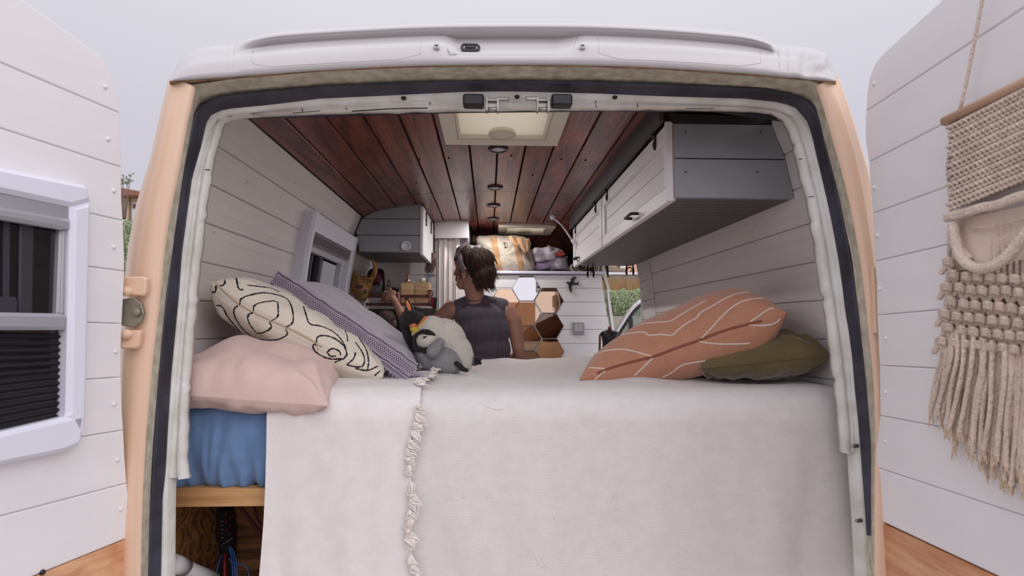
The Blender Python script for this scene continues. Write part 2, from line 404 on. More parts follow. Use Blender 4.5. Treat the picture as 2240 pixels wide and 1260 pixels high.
# ================================================================== ground
mb = MB(); mb.add([(-60, -40, 0), (60, -40, 0), (60, 80, 0), (-60, 80, 0)], [(0, 1, 2, 3)])
g = struct(mb.build('ground', M('asphalt', (170, 164, 158), 0.9, 0.3, 80, 0.15, 3)))
# ================================================================== interior shell profiles (x relative to centre line .054)
CX = 0.054
PROF = [(.771, .615), (.79, .56), (.814, .503), (.835, .40), (.854, .29), (.866, .18), (.876, .07), (.884, -.04), (.892, -.3), (.90, -1.05)]
def prof_x(z):
    for (x0, z0), (x1, z1) in zip(PROF, PROF[1:]):
        if z0 >= z >= z1: return x0 + (x1 - x0) * (z0 - z) / (z0 - z1)
    return PROF[0][0] if z > PROF[0][1] else PROF[-1][0]
def wall_boards(side, y0, y1, ztop, zbot, seams, skip=None, mat=wall_white):
    mb = MB(); zs = [ztop] + [z for z in seams if zbot < z < ztop] + [zbot]
    for za, zb in zip(zs, zs[1:]):
        segs = [(y0, y1)]
        if skip and za <= skip[2] + .001 and zb >= skip[3] - .001: segs = [(y0, skip[0]), (skip[1], y1)]
        for (ya, yb) in segs:
            g_ = .0006; c_ = .003
            zz = [za - g_, za - g_ - c_] + [zb + g_ + c_ + (za - zb) * k for k in (.45,)] + [zb + g_ + c_, zb + g_]
            offs = [.0035, 0, 0, 0, .0035]
            rows = []
            for z, o in zip(zz, offs):
                x = CX + side * (prof_x(z) + o)
                rows.append([V((x, y, Z(z))) for y in np.linspace(ya, yb, 8)])
            mb.grid(rows, 0, False)
    # backing
    rows = [[V((CX + side * (prof_x(z) + .012), y, Z(z))) for y in (y0, y1)] for z in np.linspace(ztop, zbot, 12)]
    if not skip: mb.grid(rows, 1, False)
    else:
        for (ya, yb, a, b) in ((y0, skip[0], ztop, zbot), (skip[1], y1, ztop, zbot), (skip[0], skip[1], ztop, skip[2]), (skip[0], skip[1], skip[3], zbot)):
            mb.grid([[V((CX + side * (prof_x(z) + .012), y, Z(z))) for y in (ya, yb)] for z in np.linspace(a, b, 8)], 1, False)
    return mb
SEAMS = [.503, .396, .29, .18, .07, -.04, -.15, -.26, -.37, -.48, -.6, -.72, -.85]
WIN = (2.32, 3.0, .45, -.08)
SE_L = [.503, .45, .396, .29, .18, .07, -.04, -.08, -.15, -.26, -.37, -.48, -.6, -.72, -.85]
mb = wall_boards(-1, 1.335, 3.8, .615, -1.05, [.503, .396, .29, .18, .07, -.04, -.15, -.26, -.37, -.48, -.6, -.72, -.85], None)
# cut the window out of the left wall: rebuild as pieces
mb = MB()
def wl(y0, y1, zt, zb):
    m_ = wall_boards(-1, y0, y1, zt, zb, SEAMS); mb.add(m_.v, m_.f[:], 0); 
    for k in range(len(m_.m)): mb.m[len(mb.m) - len(m_.m) + k] = m_.m[k]
wl(1.335, WIN[0], .615, -1.05); wl(WIN[1], 3.8, .615, -1.05); wl(WIN[0], WIN[1], .615, WIN[2]); wl(WIN[0], WIN[1], WIN[3], -1.05)
for (y, z) in ((1.75, .455), (2.1, .545), (1.62, .27), (2.0, .12), (2.75, .54)):
    mb.ell((CX - prof_x(z) + .001, y, Z(z)), .004, n=8, m=5)
struct(mb.build('wall_left', [wall_white, groove]))
mb = wall_boards(1, 1.335, 3.02, .615, -1.05, SEAMS)
for (y, z) in ((1.9, .22), (2.5, .12), (1.8, .34), (2.3, -.0)): mb.ell((CX + prof_x(z) - .001, y, Z(z)), .004, n=8, m=5)
# boarded post beside the side opening, seams offset and skewed against the wall's
S2 = [.47, .375, .265, .15, .035, -.08, -.19, -.3, -.42, -.55, -.68, -.8]
m_ = wall_boards(1, 3.025, 3.29, .615, -1.05, S2); k0 = len(mb.m); mb.add(m_.v, m_.f, 0)
for k in range(len(m_.m)): mb.m[k0 + k] = m_.m[k]
mb.box((CX + .9, 3.30, Z(-.2)), (.06, .02, 1.6))
for z in (.22, .10): mb.ell((CX + prof_x(z) - .002, 3.25, Z(z)), .007, n=8, m=5, mi=1)
struct(mb.build('wall_right', [wall_white, groove]))
# ceiling: curved planks, hatch opening left free
HX0, HX1, HY0, HY1 = -.155, .245, 1.62, 2.02
GX0, GX1, GY0, GY1 = .075, .445, 3.73, 4.05
def cz(x): return .70 - .085 * abs((x - CX) / .771) ** 2.4
mb = MB(); edges = [-.717] + [.031 + .11 * k for k in range(-6, 8)] + [.825]
for a, b in zip(edges, edges[1:]):
    spans = [(1.335, 2.83), (2.835, 3.36 if random.random() < .5 else 3.2), (0, 4.75)]
    spans[2] = (spans[1][1] + .004, 4.75)
    for (ya, yb) in spans:
        pcs = [(a + .0018, b - .0018, ya, yb)]
        if ya < GY0 and yb > GY1 and b > GX0 and a < GX1:
            pcs = [(a + .0018, b - .0018, ya, GY0), (a + .0018, b - .0018, GY1, yb)]
            if a < GX0: pcs.append((a + .0018, GX0, GY0, GY1))
            if b > GX1: pcs.append((GX1, b - .0018, GY0, GY1))
        if ya < HY0 and yb > HY1 and b > HX0 and a < HX1:
            pcs = [(a + .0018, b - .0018, ya, HY0), (a + .0018, b - .0018, HY1, yb)]
            if a < HX0: pcs.append((a + .0018, HX0, HY0, HY1))
            if b > HX1: pcs.append((HX1, b - .0018, HY0, HY1))
        pk = rnd3()
        for (x0, x1, y0, y1) in pcs:
            if x1 - x0 < .004: continue
            nx = 3; c_ = .003
            xs = [x0, x0 + c_, (x0 + x1) / 2, x1 - c_, x1]; dz = [.008, 0, 0, 0, .008]
            rows = [[V((x, y, Z(cz(x) + d))) for y in (y0, y1)] for x, d in zip(xs, dz)]
            o = len(mb.f); mb.grid(rows, 0, False)
            for k in range(o, len(mb.f)): mb.pk[k] = pk
rows = [[V((x, y, Z(cz(x) + .02))) for y in (1.335, HY0)] for x in np.linspace(-.72, .83, 12)]; mb.grid(rows, 1, False)
for (xa, xb, ya, yb) in ((-.72, .83, HY1, GY0), (-.72, GX0, GY0, GY1), (GX1, .83, GY0, GY1), (-.72, .83, GY1, 4.75)):
    rows = [[V((x, y, Z(cz(x) + .02))) for y in (ya, yb)] for x in np.linspace(xa, xb, 10)]; mb.grid(rows, 1, False)
for (x, y) in ((-.29, 2.25), (-.17, 2.25), (.09, 2.22), (.2, 2.5), (-.35, 2.6), (.3, 2.24), (.4, 2.23)):
    mb.ell((x, y, Z(cz(x))), .005, n=8, m=4, mi=1)
struct(mb.build('ceiling', [ceil_wood, dark_void]))
# floor of the van
mb = MB(); mb.box((CX, 3.1, Z(-1.08)), (1.85, 3.5, .05)); struct(mb.build('floor', wood('floor_boards', (150, 120, 90), (110, 84, 60), 'Y', .5)))
# white partition at the front
def at_(p, Y): return at(p[0], p[1], Y)
PY = 3.78
mb = MB(); zt = .355; h = .113
zs = [zt - .0] + [zt - .03 - h * k for k in range(1, 13)]
pz = [(712 - y) / 1200 * PY for y in (601, 630, 660.5, 691, 721, 752, 782, 813, 843, 873, 904, 935, 965, 1000, 1050)]
for a, b in zip(pz, pz[1:]):
    xr = lambda z: .775 + .15 * max(0, .35 - z)
    mb.slab([V((-.84, PY + .018, Z(a - .001))), V((xr(a), PY + .018, Z(a - .001))), V((xr(b), PY + .018, Z(b + .001))), V((-.84, PY + .018, Z(b + .001)))], (0, -.018, 0), .0025)
mb.box((-.04, PY + .028, Z(-.2)), (1.66, .01, 1.1), mi=1)
for k in range(0, 7): mb.ell(at(1281, 645 + 30 * k, PY), .0035, n=8, m=4)
struct(mb.build('wall_front', [white_paint, groove]))
mb = MB(); mb.box((.36, PY + .19, Z(.365)), (.90, .43, .02), ch=.004); mb.box((.36, 4.0, Z(.378)), (.88, .38, .006), mi=1)
struct(mb.build('trim_shelf', [M('shelf_edge_lilac_white', (222, 222, 240), .4), black]))
mb = MB(); mb.box((.0, 4.75, Z(.3)), (1.75, .02, 1.1)); mb.box((-.14, 4.3, Z(.5)), (.02, .9, .6)); mb.box((.86, 4.35, Z(.52)), (.02, .8, .34)) ; struct(mb.build('wall_back', dark_void))  # shade of the over-cab space painted in as near-black walls
# upper left part of the partition, behind the kitchen
mb = MB()
for a, b in ((.66, .5), (.5, .345)): mb.box((-.5, 3.78, Z((a + b) / 2)), (.72, .018, a - b - .004), ch=.003)
struct(mb.build('wall_front', [white_paint]))
# unseen black sheet, added beside the cab to keep it dim
mb = MB(); mb.box((-.97, 4.3, Z(.0)), (.02, 1.0, 1.7)); struct(mb.build('cab_dim_sheet', dark_void))
# pale leaning post between partition and side opening
mb = MB()
a = at(1320, 566, 3.86); b = at(1346, 640, 3.86); 
mb.slab([at(1312, 560, 3.84), at(1319, 560, 3.84), at(1335, 638, 3.84), at(1331, 640, 3.84), at(1315, 590, 3.84)], (0, .05, 0))
mb.slab([at(1327, 632, 3.8), at(1332, 634, 3.8), at(1340, 690, 3.8), at(1346, 740, 3.8), at(1350, 830, 3.8), at(1345, 830, 3.8), at(1342, 740, 3.8), at(1334, 690, 3.8)], (0, .05, 0), mi=1)
struct(mb.build('trim_1', [M('cream_post', (226, 216, 196), .4), white_paint]))
# ================================================================== van body
body = thing('camper_van', (CX, 2.8, 0), 'peach and white camper van seen through its open rear doorway', 'van')
UA = [(296,1290),(299,1092),(308,946),(321,800),(340,640),(355,500),(370,420),(385,350),(400,262),(412,196),(420,186),(508,173),(700,157),(900,148),(1120,145),(1300,147),(1457,153),(1636,166),(1775,177),(1795,184),(1802,200),(1819,257),(1835,314),(1852,374),(1866,429),(1880,495),(1889,531),(1897,593),(1905,662),(1915,755),(1922,820),(1928,950),(1925,1100),(1925,1290)]
UB = [(325,1290),(330,1128),(339,982),(350,830),(363,660),(379,555),(401,380),(413,317),(425,254),(444,228),(475,213),(540,203),(700,190),(900,181),(1120,179),(1300,180),(1500,187),(1671,196),(1740,210),(1769,226),(1783,245),(1795,276),(1804,319),(1819,376),(1835,448),(1850,527),(1862,593),(1871,660),(1879,715),(1886,776),(1892,831),(1900,911),(1907,996),(1910,1115),(1912,1290)]
UC = [(352,1290),(356,1092),(363,1026),(367,946),(375,820),(391,652),(398,555),(420,390),(441,317),(451,270),(462,252),(490,239),(587,230),(700,216),(829,210),(1014,201),(1120,200),(1314,205),(1457,211),(1629,216),(1707,224),(1740,236),(1764,262),(1776,295),(1785,336),(1797,386),(1809,438),(1821,495),(1834,567),(1842,622),(1850,689),(1856,720),(1864,782),(1870,853),(1877,920),(1883,996),(1894,1143),(1902,1290)]
UN = [(366,1290),(368,1092),(371,1030),(378,946),(388,820),(402,652),(411,555),(432,390),(452,317),(463,278),(475,262),(498,252),(590,241),(700,231),(829,225),(1014,217),(1120,216),(1314,220),(1457,225),(1620,230),(1700,238),(1732,252),(1752,276),(1764,305),(1775,340),(1787,390),(1799,442),(1811,499),(1824,571),(1832,626),(1840,693),(1847,727),(1855,790),(1861,858),(1867,925),(1871,1000),(1881,1143),(1889,1290)]
UD = [(409,1046),(409,950),(411,847),(416,800),(430,620),(438,560),(448,457),(462,367),(478,295),(488,270),(500,257),(530,255),(700,247),(1000,241),(1120,239),(1300,238),(1500,238),(1600,241),(1690,248),(1716,262),(1730,295),(1745,348),(1754,390),(1769,438),(1776,500),(1784,527),(1793,603),(1802,650),(1811,708),(1821,787),(1828,842),(1836,909),(1842,991)]
def ucont(pts, Y, n=160):
    w3 = [lean(p[0], p[1], Y) for p in pts]
    i = min(range(len(pts)), key=lambda k: pts[k][0] + pts[k][1]); j_ = min(range(len(pts)), key=lambda k: -pts[k][0] + pts[k][1])
    a = n // 3; return resample(w3[:i + 1], a)[:-1] + resample(w3[i:j_ + 1], n - 2 * a + 2)[:-1] + resample(w3[j_:], a)
A = ucont(UA, 1.195); B = ucont(UB, 1.262); C_ = ucont(UC, 1.285); Nn = ucont(UN, 1.292)
A2 = [p + V((0, -.012, 0)) for p in A]
mid = [a.lerp(b, .45) + V((0, .018, 0)) for a, b in zip(A, B)]
mb = MB(); mb.grid([A, [a.lerp(m, .35) + V((0, .012, 0)) for a, m in zip(A, mid)], mid, B, [p + V((0, .03, 0)) for p in B]])
mb.build('door_jamb', olive, body)
sb = [b.lerp(c, .25) + V((0, -.020, 0)) for b, c in zip(B, C_)]; sc_ = [b.lerp(c, .55) + V((0, -.016, 0)) for b, c in zip(B, C_)]; sd2 = [b.lerp(c, .62) + V((0, -.006, 0)) for b, c in zip(B, C_)]; se = [b.lerp(c, .92) + V((0, -.006, 0)) for b, c in zip(B, C_)]
mb = MB(); mb.grid([B, sb, sc_, sd2, se, C_, [p + V((0, .03, 0)) for p in C_]]); mb.build('rubber_seal', seal_m, body)
# flange: narrow rim all round, wide chipped lip above the steps
mb = MB(); mb.grid([C_, [c.lerp(n_, .5) + V((0, -.003, 0)) for c, n_ in zip(C_, Nn)], Nn, [p + V((0, .03, 0)) for p in Nn]])
UNs = [p for p in UN if p[1] <= 1046 and not (p[0] > 1200 and p[1] > 992)]
UNs = [(371, 1046)] + UNs + [(1868, 990)]
def j(p, k, a): return (p[0] + a * noise.noise(V((k * .31, 1.3, 0))), p[1] + a * noise.noise(V((k * .29, 7.7, 0))))
N2 = ucont(UNs, 1.292, 220); D = ucont(UD, 1.315, 220)
D = [d + V((.0035 * noise.noise(V((k * .37, 0, 0))) + (.004 if k % 17 == 0 else 0), 0, .0025 * noise.noise(V((k * .41, 5, 0))))) for k, d in enumerate(D)]
m1 = [a.lerp(b, .35) + V((0, .004, 0)) for a, b in zip(N2, D)]; m2 = [a.lerp(b, .6) + V((0, -.012, 0)) for a, b in zip(N2, D)]
mb.grid([N2, m1, m2, D, [p + V((0, .012, 0)) for p in D], [p + V((0, .014, 0)) + (n_ - p) * .7 for p, n_ in zip(D, N2)]])
mb.build('inner_flange', flange_m, body)
# black strip set in as the dark gap behind the header
mb = MB(); mb.slab([at(500, 256, 1.345), at(1000, 242.5, 1.345), at(1300, 239.5, 1.345), at(1560, 240, 1.345), at(1718, 262, 1.345), at(1718, 225, 1.345), at(1300, 215, 1.345), at(900, 215, 1.345), at(520, 240, 1.345)], (0, .015, 0)); mb.build('header_gap_strip', black, body)
# paint cracks and holes in the flange
mb = MB()
fl = MB(); fl.grid([N2, m1, m2, D]); fb = fl.bvh()
for pts, r_ in (([(660, 236), (662, 243)], .0012), ([(756, 232), (758, 240)], .0012), ([(940, 223), (941, 232)], .001), ([(640, 247), (700, 242)], .0014), ([(770, 243), (815, 240), (860, 237), (935, 236)], .002), ([(1303, 217), (1304, 235)], .001), ([(1394, 222), (1395, 235)], .001), ([(1500, 237), (1560, 237)], .0012), ([(421, 345), (441, 352)], .001), ([(449, 371), (462, 372)], .0012), ([(1795, 349), (1815, 352)], .001), ([(1741, 350), (1755, 347)], .001), ([(1766, 431), (1780, 430)], .001)):
    mb = MB(); drape(mb, fb, pts, r_, 0, .0005, .5, 2.5)
    if mb.v: mb.build('flange_crack', M('crack_dark', (44, 34, 32), .8), body)
for (x, y) in ((883, 215), (1131, 212), (1345, 213)):
    p = lean(x, y, 1.284); mb = MB(); mb.lathe(p, [(.0045, -.002), (.0045, .002)], 12, V((0, 1, 0)), sx=1.4); mb.build('bolt_hole', M('crack_dark', (44, 34, 32), .8), body)
for (x, y) in ((1874, 975), (1882, 1138)):
    p = lean(x, y, 1.283); m2_ = MB(); m2_.cap(p, p + V((-.012, -.004, 0)), .005, .004, 10); m2_.build('rivet', steel, body)
# side pillars (peach) and body sides
def leftcol(k):
    pass
LO = [(372,182),(363,225),(352,268),(335,345),(315,405),(298,460),(283,540),(274,620),(268,720),(266,820),(268,940),(272,1060),(276,1180),(280,1290)]
LI = [(418,186),(409,225),(399,268),(385,350),(373,410),(362,460),(350,540),(341,630),(331,720),(321,800),(308,946),(300,1080),(297,1180),(295,1290)]
RO = [(1829,179),(1842,215),(1859,264),(1883,343),(1898,390),(1905,430),(1914,490),(1922,560),(1932,660),(1942,780),(1950,900),(1955,1060),(1958,1180),(1960,1290)]
RI = [(1794,184),(1805,212),(1819,257),(1835,314),(1852,374),(1866,429),(1880,495),(1897,593),(1905,662),(1915,755),(1922,820),(1928,950),(1925,1060),(1925,1180),(1925,1290)]
def pillar(O, I, sgn):
    o1 = resample([lean(p[0], p[1], 1.30) for p in O], 50); i1 = resample([lean(p[0], p[1], 1.193) for p in I], 50)
    i0 = [p + V((-sgn * .004, .012, 0)) for p in i1]
    m1 = [a.lerp(b, .45) + V((0, -.036, 0)) for a, b in zip(i1, o1)]; m2 = [a.lerp(b, .8) + V((0, -.024, 0)) for a, b in zip(i1, o1)]
    o2 = [p + V((sgn * .045, .25, 0)) for p in o1]; o3 = [V((CX + sgn * (.93 + .03 * (1.9 - min(p.z, 1.9))), 2.0, p.z)) for p in o1]
    if sgn > 0: rows = [i0, i1, m1, m2, o1, o2, o3, [V((p.x, 3.25, p.z)) for p in o3]]
    else: rows = [i0, i1, m1, m2, o1, o2, o3, [V((p.x, 5.0, p.z)) for p in o3]]
    mb = MB(); mb.grid(rows); return mb
o = pillar(LO, LI, -1).build('rear_pillar', peach, body)
o = pillar(RO, RI, 1).build('rear_pillar', peach, body)
# roof cap
BOT = [(371,179),(384,177),(400,176),(420,175),(450,173),(480,171),(508,169),(520,168),(540,166),(570,164),(600,162),(650,158),(700,154.5),(800,149),(900,145),(1000,143),(1120,142),(1250,143),(1350,145.5),(1457,150),(1550,156),(1636,162),(1690,167),(1700,168),(1722,170),(1750,172),(1779,175),(1800,177),(1815,178),(1829,179)]
TOP = [(374,166),(385,146),(398,127),(420,110),(452,101),(482,98),(508,96.5),(520,91),(542,82),(570,75),(600,69),(650,64),(700,60.5),(800,55),(900,50),(1000,47.5),(1120,46.5),(1250,47),(1350,50),(1457,55.5),(1550,63),(1630,72),(1675,85),(1692,94),(1715,98),(1750,101),(1785,106),(1806,119),(1820,143),(1827,162)]
REC = [0,0,0,0,0,0,0,.2,.6,.9,1,1,1,1,1,1,1,1,1,1,1,1,.8,.3,0,0,0,0,0,0]
nS = len(BOT)
rows = []
for b, t, rc in zip(BOT, TOP, REC):
    col = []
    for f, yy in ((0, 1.215), (0, 1.192), (.06, 1.184), (.2, 1.184), (.42, 1.186), (.52, 1.188 + .006 * rc), (.62, 1.198 + .022 * rc), (.70, 1.205 + .03 * rc), (.78, 1.208 + .016 * rc), (.87, 1.216 - .004 * rc), (.94, 1.226), (1.0, 1.262)):
        col.append(lean(b[0] + (t[0] - b[0]) * f, b[1] + (t[1] - b[1]) * f, yy))
    p = col[-1]; q = col[-2]
    col.append(V((CX + (p.x - CX) * 1.02, 1.40, max(p.z + .03, q.z))))
    xx = CX + (p.x - CX) * 1.12; col.append(V((xx, 1.66, Z(.79 - .12 * abs((xx - CX) / .95) ** 4))))
    rows.append(col)
# refine along the width
def densify(rows, k=4):
    out = []
    n = len(rows)
    for i in range(n - 1):
        for s_ in range(k):
            t = s_ / k; c = []
            for a, b, cc, d in zip(rows[max(i - 1, 0)], rows[i], rows[i + 1], rows[min(i + 2, n - 1)]):
                m0 = (cc - a) * .5; m1_ = (d - b) * .5
                if i == 0: m0 = cc - b
                if i == n - 2: m1_ = cc - b
                c.append(b * (2*t**3-3*t*t+1) + m0 * (t**3-2*t*t+t) + cc * (-2*t**3+3*t*t) + m1_ * (t**3-t*t))
            out.append(c)
    out.append(rows[-1]); return out
rows = densify(rows, 4)
for c in rows:                          # central notch, dents of the right corner
    for k, p in enumerate(c[:11]):
        d = (p - CAM); px = 1120 + FPX * d.dot(_r) / d.dot(_f); py = 630 - FPX * d.dot(_u) / d.dot(_f)
        if 972 < px < 1258 and 75 < py < 120: p.y += .018 * min(1, (px - 972) / 14, (1258 - px) / 14) 
        for (dx, dy, sx_, sy_, am) in ((1768, 140, 16, 22, .016), (1798, 128, 10, 16, -.010), (1795, 155, 18, 8, .010), (1745, 150, 8, 22, -.004)):
            p.y += am * math.exp(-((px - dx) / sx_) ** 2 - ((py - dy) / sy_) ** 2)
mb = MB(); mb.grid(rows); bvh_cap = mb.bvh()
for pts in ([(553, 112), (553, 148), (720, 137), (920, 127), (921, 92)], [(1309, 84), (1311, 127), (1480, 134), (1665, 147), (1663, 110)], [(972, 85), (980, 108), (988, 120), (1120, 120), (1240, 120), (1255, 108), (1262, 82)], [(499, 97), (497, 168)], [(513, 94), (511, 168)], [(1704, 98), (1706, 167)], [(1722, 100), (1725, 169)], [(505, 170), (700, 157), (1120, 144), (1457, 153), (1640, 164)]):
    drape(mb, bvh_cap, pts, .0016, 0, -.0004, .8, 5)
mb.build('roof_cap', body_white, body)
mb = MB()
for k, (x, y) in enumerate(((955, 102), (1274, 102))):
    p = lean(x, y, 1.183); m_ = MB(); m_.box(p, (.014, .006, .012), ch=.002); m_.box(p + V((0, -.004, .001)), (.005, .003, .002), mi=1); m_.build('roof_clip', [body_white, black], body)
p = lean(1029, 104, 1.2); mb = MB()
ring = [p + V((x, 0, z)) for x, z in [(.0125 * (1 if math.cos(a) > 0 else -1) * (1 if abs(math.cos(a)) > .02 else 0) + .007 * math.cos(a), .007 * math.sin(a)) for a in np.linspace(0, 2 * math.pi, 25)[:-1]]]
mb.tube(ring, .0034, 8, closed=True, up=V((0, 1, 0))); mb.box(p + V((0, .004, 0)), (.026, .003, .008), mi=0); mb.box(p + V((-.004, .0015, 0)), (.016, .002, .004), mi=1)
mb.build('cable_grommet', [M('grommet_rubber', (58, 56, 60), .5), M('grommet_hole', (20, 16, 18), .6)], body)
# drip crack under cap
# peach gutter under the cap
g0 = resample([lean(p[0], p[1] - .5, 1.192) for p in BOT], 60); g1 = resample([lean(p[0], p[1] + 5, 1.2) for p in BOT], 60); g2 = [p + V((0, .02, -.0)) for p in g1]
mb = MB(); mb.grid([[p + V((0, .02, 0)) for p in g0], g0, g1, g2]); mb.build('rain_gutter', M('gutter_peach', (186, 150, 118), .5, .2, 90, .3, 30, col2=(140, 112, 84)), body)
# roof sheet with a hole for the hatch
mb = MB()
def rz(x): return .79 - .12 * abs((x - CX) / .95) ** 4
def rsheet(x0, x1, y0, y1):
    mb.grid([[V((x, y, Z(rz(x)))) for y in (y0, y1)] for x in np.linspace(x0, x1, 12)])
rsheet(-.9, HX0, 1.6, 5.0); rsheet(HX1, GX1, 1.6, GY0); rsheet(HX1, GX1, GY1, 5.0); rsheet(GX1, 1.0, 1.6, 5.0); rsheet(HX0, GX0, HY1, 5.0); rsheet(GX0, HX1, HY1, GY0); rsheet(GX0, HX1, GY1, 5.0)
for s_ in (-1, 1): mb.grid([[V((CX + s_ * x, y, Z(z))) for y in (1.66, 5.0)] for x, z in ((.95, .67), (.955, .5))])
mb.build('roof_panel', body_white, body)
# hinges on the left pillar
hp = M('peach_hinge', (226, 190, 162), .4, .02, 100)
for (pts, nm) in (([(268, 606), (322, 606), (327, 612), (325, 640), (320, 648), (268, 646)], 'hinge_plate'), ([(268, 722), (312, 722), (314, 728), (309, 756), (303, 762), (268, 762)], 'hinge_plate')):
    m_ = MB(); m_.slab([lean(x, y, 1.186) for x, y in pts], (0, -.012, 0), .003); 
    c = lean(283, 638 if pts[0][1] < 700 else 731, 1.176); m_.lathe(c, [(.010, .012), (.009, -.004), (.004, -.006)], 14, V((0, 1, 0)) * -1); m_.build(nm, hp, body)
m_ = MB(); m_.slab([lean(x, y, 1.183) for x, y in [(270, 655), (300, 652), (314, 664), (319, 685), (312, 705), (298, 716), (270, 712)]], (0, -.008, 0), .002)
c = lean(300, 683, 1.172); m_.lathe(c, [(.009, 0), (.008, .005), (.004, .007)], 12, V((0, -1, 0))); m_.build('hinge_bracket', M('worn_steel', (150, 142, 126), .5, .2, 60, .2, 20, metal=.5), body)
m_ = MB(); m_.slab([lean(x, y, 1.19) for x, y in [(1902, 585), (1912, 582), (1915, 640), (1915, 730), (1908, 728), (1905, 640)]], (0, -.01, 0), .002); m_.build('hinge_plate', hp, body)
# strikers
for (bx, by, mx_, sgn) in ((1036, 222, 1077, -1), (1228, 222, 1187, 1)):
    la = MB(); p = lean(bx, by, 1.262); la.box(p, (.050, .03, .028), ch=.004); lo = la.build('latch_block', black, body)
    st = MB(); q = lean(mx_, 229, 1.262); st.box(q + V((0, 0, .010)), (.034, .010, .006), ch=.001); st.box(q + V((-.013, -.004, -.004)), (.004, .02, .032)); st.box(q + V((.013, -.004, -.004)), (.004, .02, .032)); st.tube([q + V((-.016, -.006, -.014)), q + V((.016, -.006, -.014))], .005, 10); st.box(q + V((0, .004, -.002)), (.026, .003, .022)); 
    st.box(q + V((-sgn * .026, 0, .014)), (.03, .006, .010), ch=.002); st.build('striker', steel, body)
# ================================================================== rear doors
class Door:
    def __init__(s, vpx, vpy, hx, hy, right):
        vd = ray(vpx, vpy).normalized(); s.h = -vd
        s.H = at(hx, hy, 1.175); a = V((0, .037, 1)); s.a = (a - s.h * a.dot(s.h)).normalized()
        n = s.h.cross(s.a).normalized(); 
        if n.dot(CAM - s.H) < 0: n = -n
        s.n = n
    def P(s, px, py, off=0.0): return hit(px, py, s.H + s.n * off, s.n)
    def uv(s, p, off=0.0): d = p - s.H; return (d.dot(s.h), d.dot(s.a))
    def W(s, u, v, off=0.0): return s.H + s.h * u + s.a * v + s.n * off
def boards(door, outline, seamy, seamx, thick, mat_slot=0, th=.010):
    poly = [door.uv(door.P(x, y)) for x, y in outline]
    vs_ = sorted([door.uv(door.P(sx_, sy_))[1] for sx_, sy_ in zip(seamx, seamy)], reverse=True)
    return poly, vs_
LD = Door(1450, 750, 278, 745, False); RD = Door(1112, 757, 1916, 745, True)
def build_door(name, D_, outline_w, outline_p, seams, shell_grow, extra):
    root = bpy.data.objects.new(name, None); scene.collection.objects.link(root); root.location = V((D_.H.x, D_.H.y, 1.0)); root['kind'] = 'structure'
    poly = [D_.uv(D_.P(x, y)) for x, y in outline_w]
    vs_ = [99] + sorted([D_.uv(D_.P(x, y))[1] for x, y in seams], reverse=True) + [-99]
    mb = MB()
    for hi, lo in zip(vs_, vs_[1:]):
        pc = clip(poly, lo + .0005, hi - .0005)
        if len(pc) >= 3: mb.slab([D_.W(u, v, -.010) for u, v in pc], D_.n * .010, .0022, 0)
    for (x, y) in extra: mb.ell(D_.P(x, y, .001), .0042, n=10, m=6)
    mb.build('board_panel', door_white, root)
    pp = [D_.uv(D_.P(x, y)) for x, y in outline_p]; mb = MB(); mb.slab([D_.W(u, v, -.010) for u, v in pp], D_.n * .010, .002, 0, pk=(.5, .3, .8)); mb.build('pine_board', pine_door, root)
    # metal shell behind
    allp = poly[:]; mb = MB(); 
    us = [p[0] for p in poly]
    mb.slab([D_.W(u * 1.0 + shell_grow, v, -.012) for u, v in poly], D_.n * -.045, .0, 0)
    mb.slab([D_.W(u + shell_grow, v, -.012) for u, v in pp], D_.n * -.045, .0, 0)
    mb.build('metal_shell', [M('door_shell_olive', (170, 170, 150), .5, .1, 60, .15, 10)], root)
    return root
ow = [(-330, -230), (0, -28), (50, -1), (212, 116), (232, 135), (246, 170), (258, 215), (262, 250), (264, 300), (266, 365), (267, 440), (270, 482), (273, 560), (273, 610), (268, 700), (266, 760), (266, 830), (268, 900), (271, 941), (274, 1000), (278, 1057), (284, 1110), (291, 1172), (-330, 1424)]
op = [(291, 1174), (294, 1230), (298, 1330), (-330, 1640), (-330, 1426)]
ld = build_door('door_1', LD, ow, op, [(258, 245), (264, 365), (267, 482), (272, 593), (268, 708), (265, 825), (270, 941), (278, 1057)], .004,
    [(230, 190), (236, 304), (249, 417), (249, 540), (253, 769), (249, 884), (257, 1006), (264, 1113)])
ow2 = [(2060, 0), (1930, 118), (1912, 142), (1901, 172), (1896, 205), (1894, 243), (1892, 280), (1893, 311), (1899, 352), (1901, 356), (1904, 420), (1908, 466), (1909, 500), (1913, 571), (1917, 620), (1918, 689), (1921, 750), (1923, 799), (1924, 860), (1925, 904), (1918, 970), (1915, 1021), (1914, 1080), (1913, 1133), (2500, 1410), (2500, -400)]
op2 = [(1913, 1137), (1911, 1200), (1909, 1330), (2500, 1700), (2500, 1414)]
rd = build_door('door_2', RD, ow2, op2, [(1894, 243), (1900, 354), (1908, 467), (1915, 571), (1918, 689), (1923, 799), (1925, 909), (1916, 1022)], .004,
    [(1911, 183), (1913, 410), (1919, 515), (1925, 632), (1937, 740), (1937, 858), (1937, 966)])
# knots in the pine, black screws
mb = MB()
for (x, y) in ((278, 1240), (93, 1252)): mb.ell(LD.P(x, y, .001), .005, n=10, m=6)
mb.build('board_screw', black, ld)
mb = MB()
for (x, y) in ((1931, 1204), (1911, 1245)): mb.ell(RD.P(x, y, .001), .004, n=10, m=6)
mb.build('board_screw', black, rd)
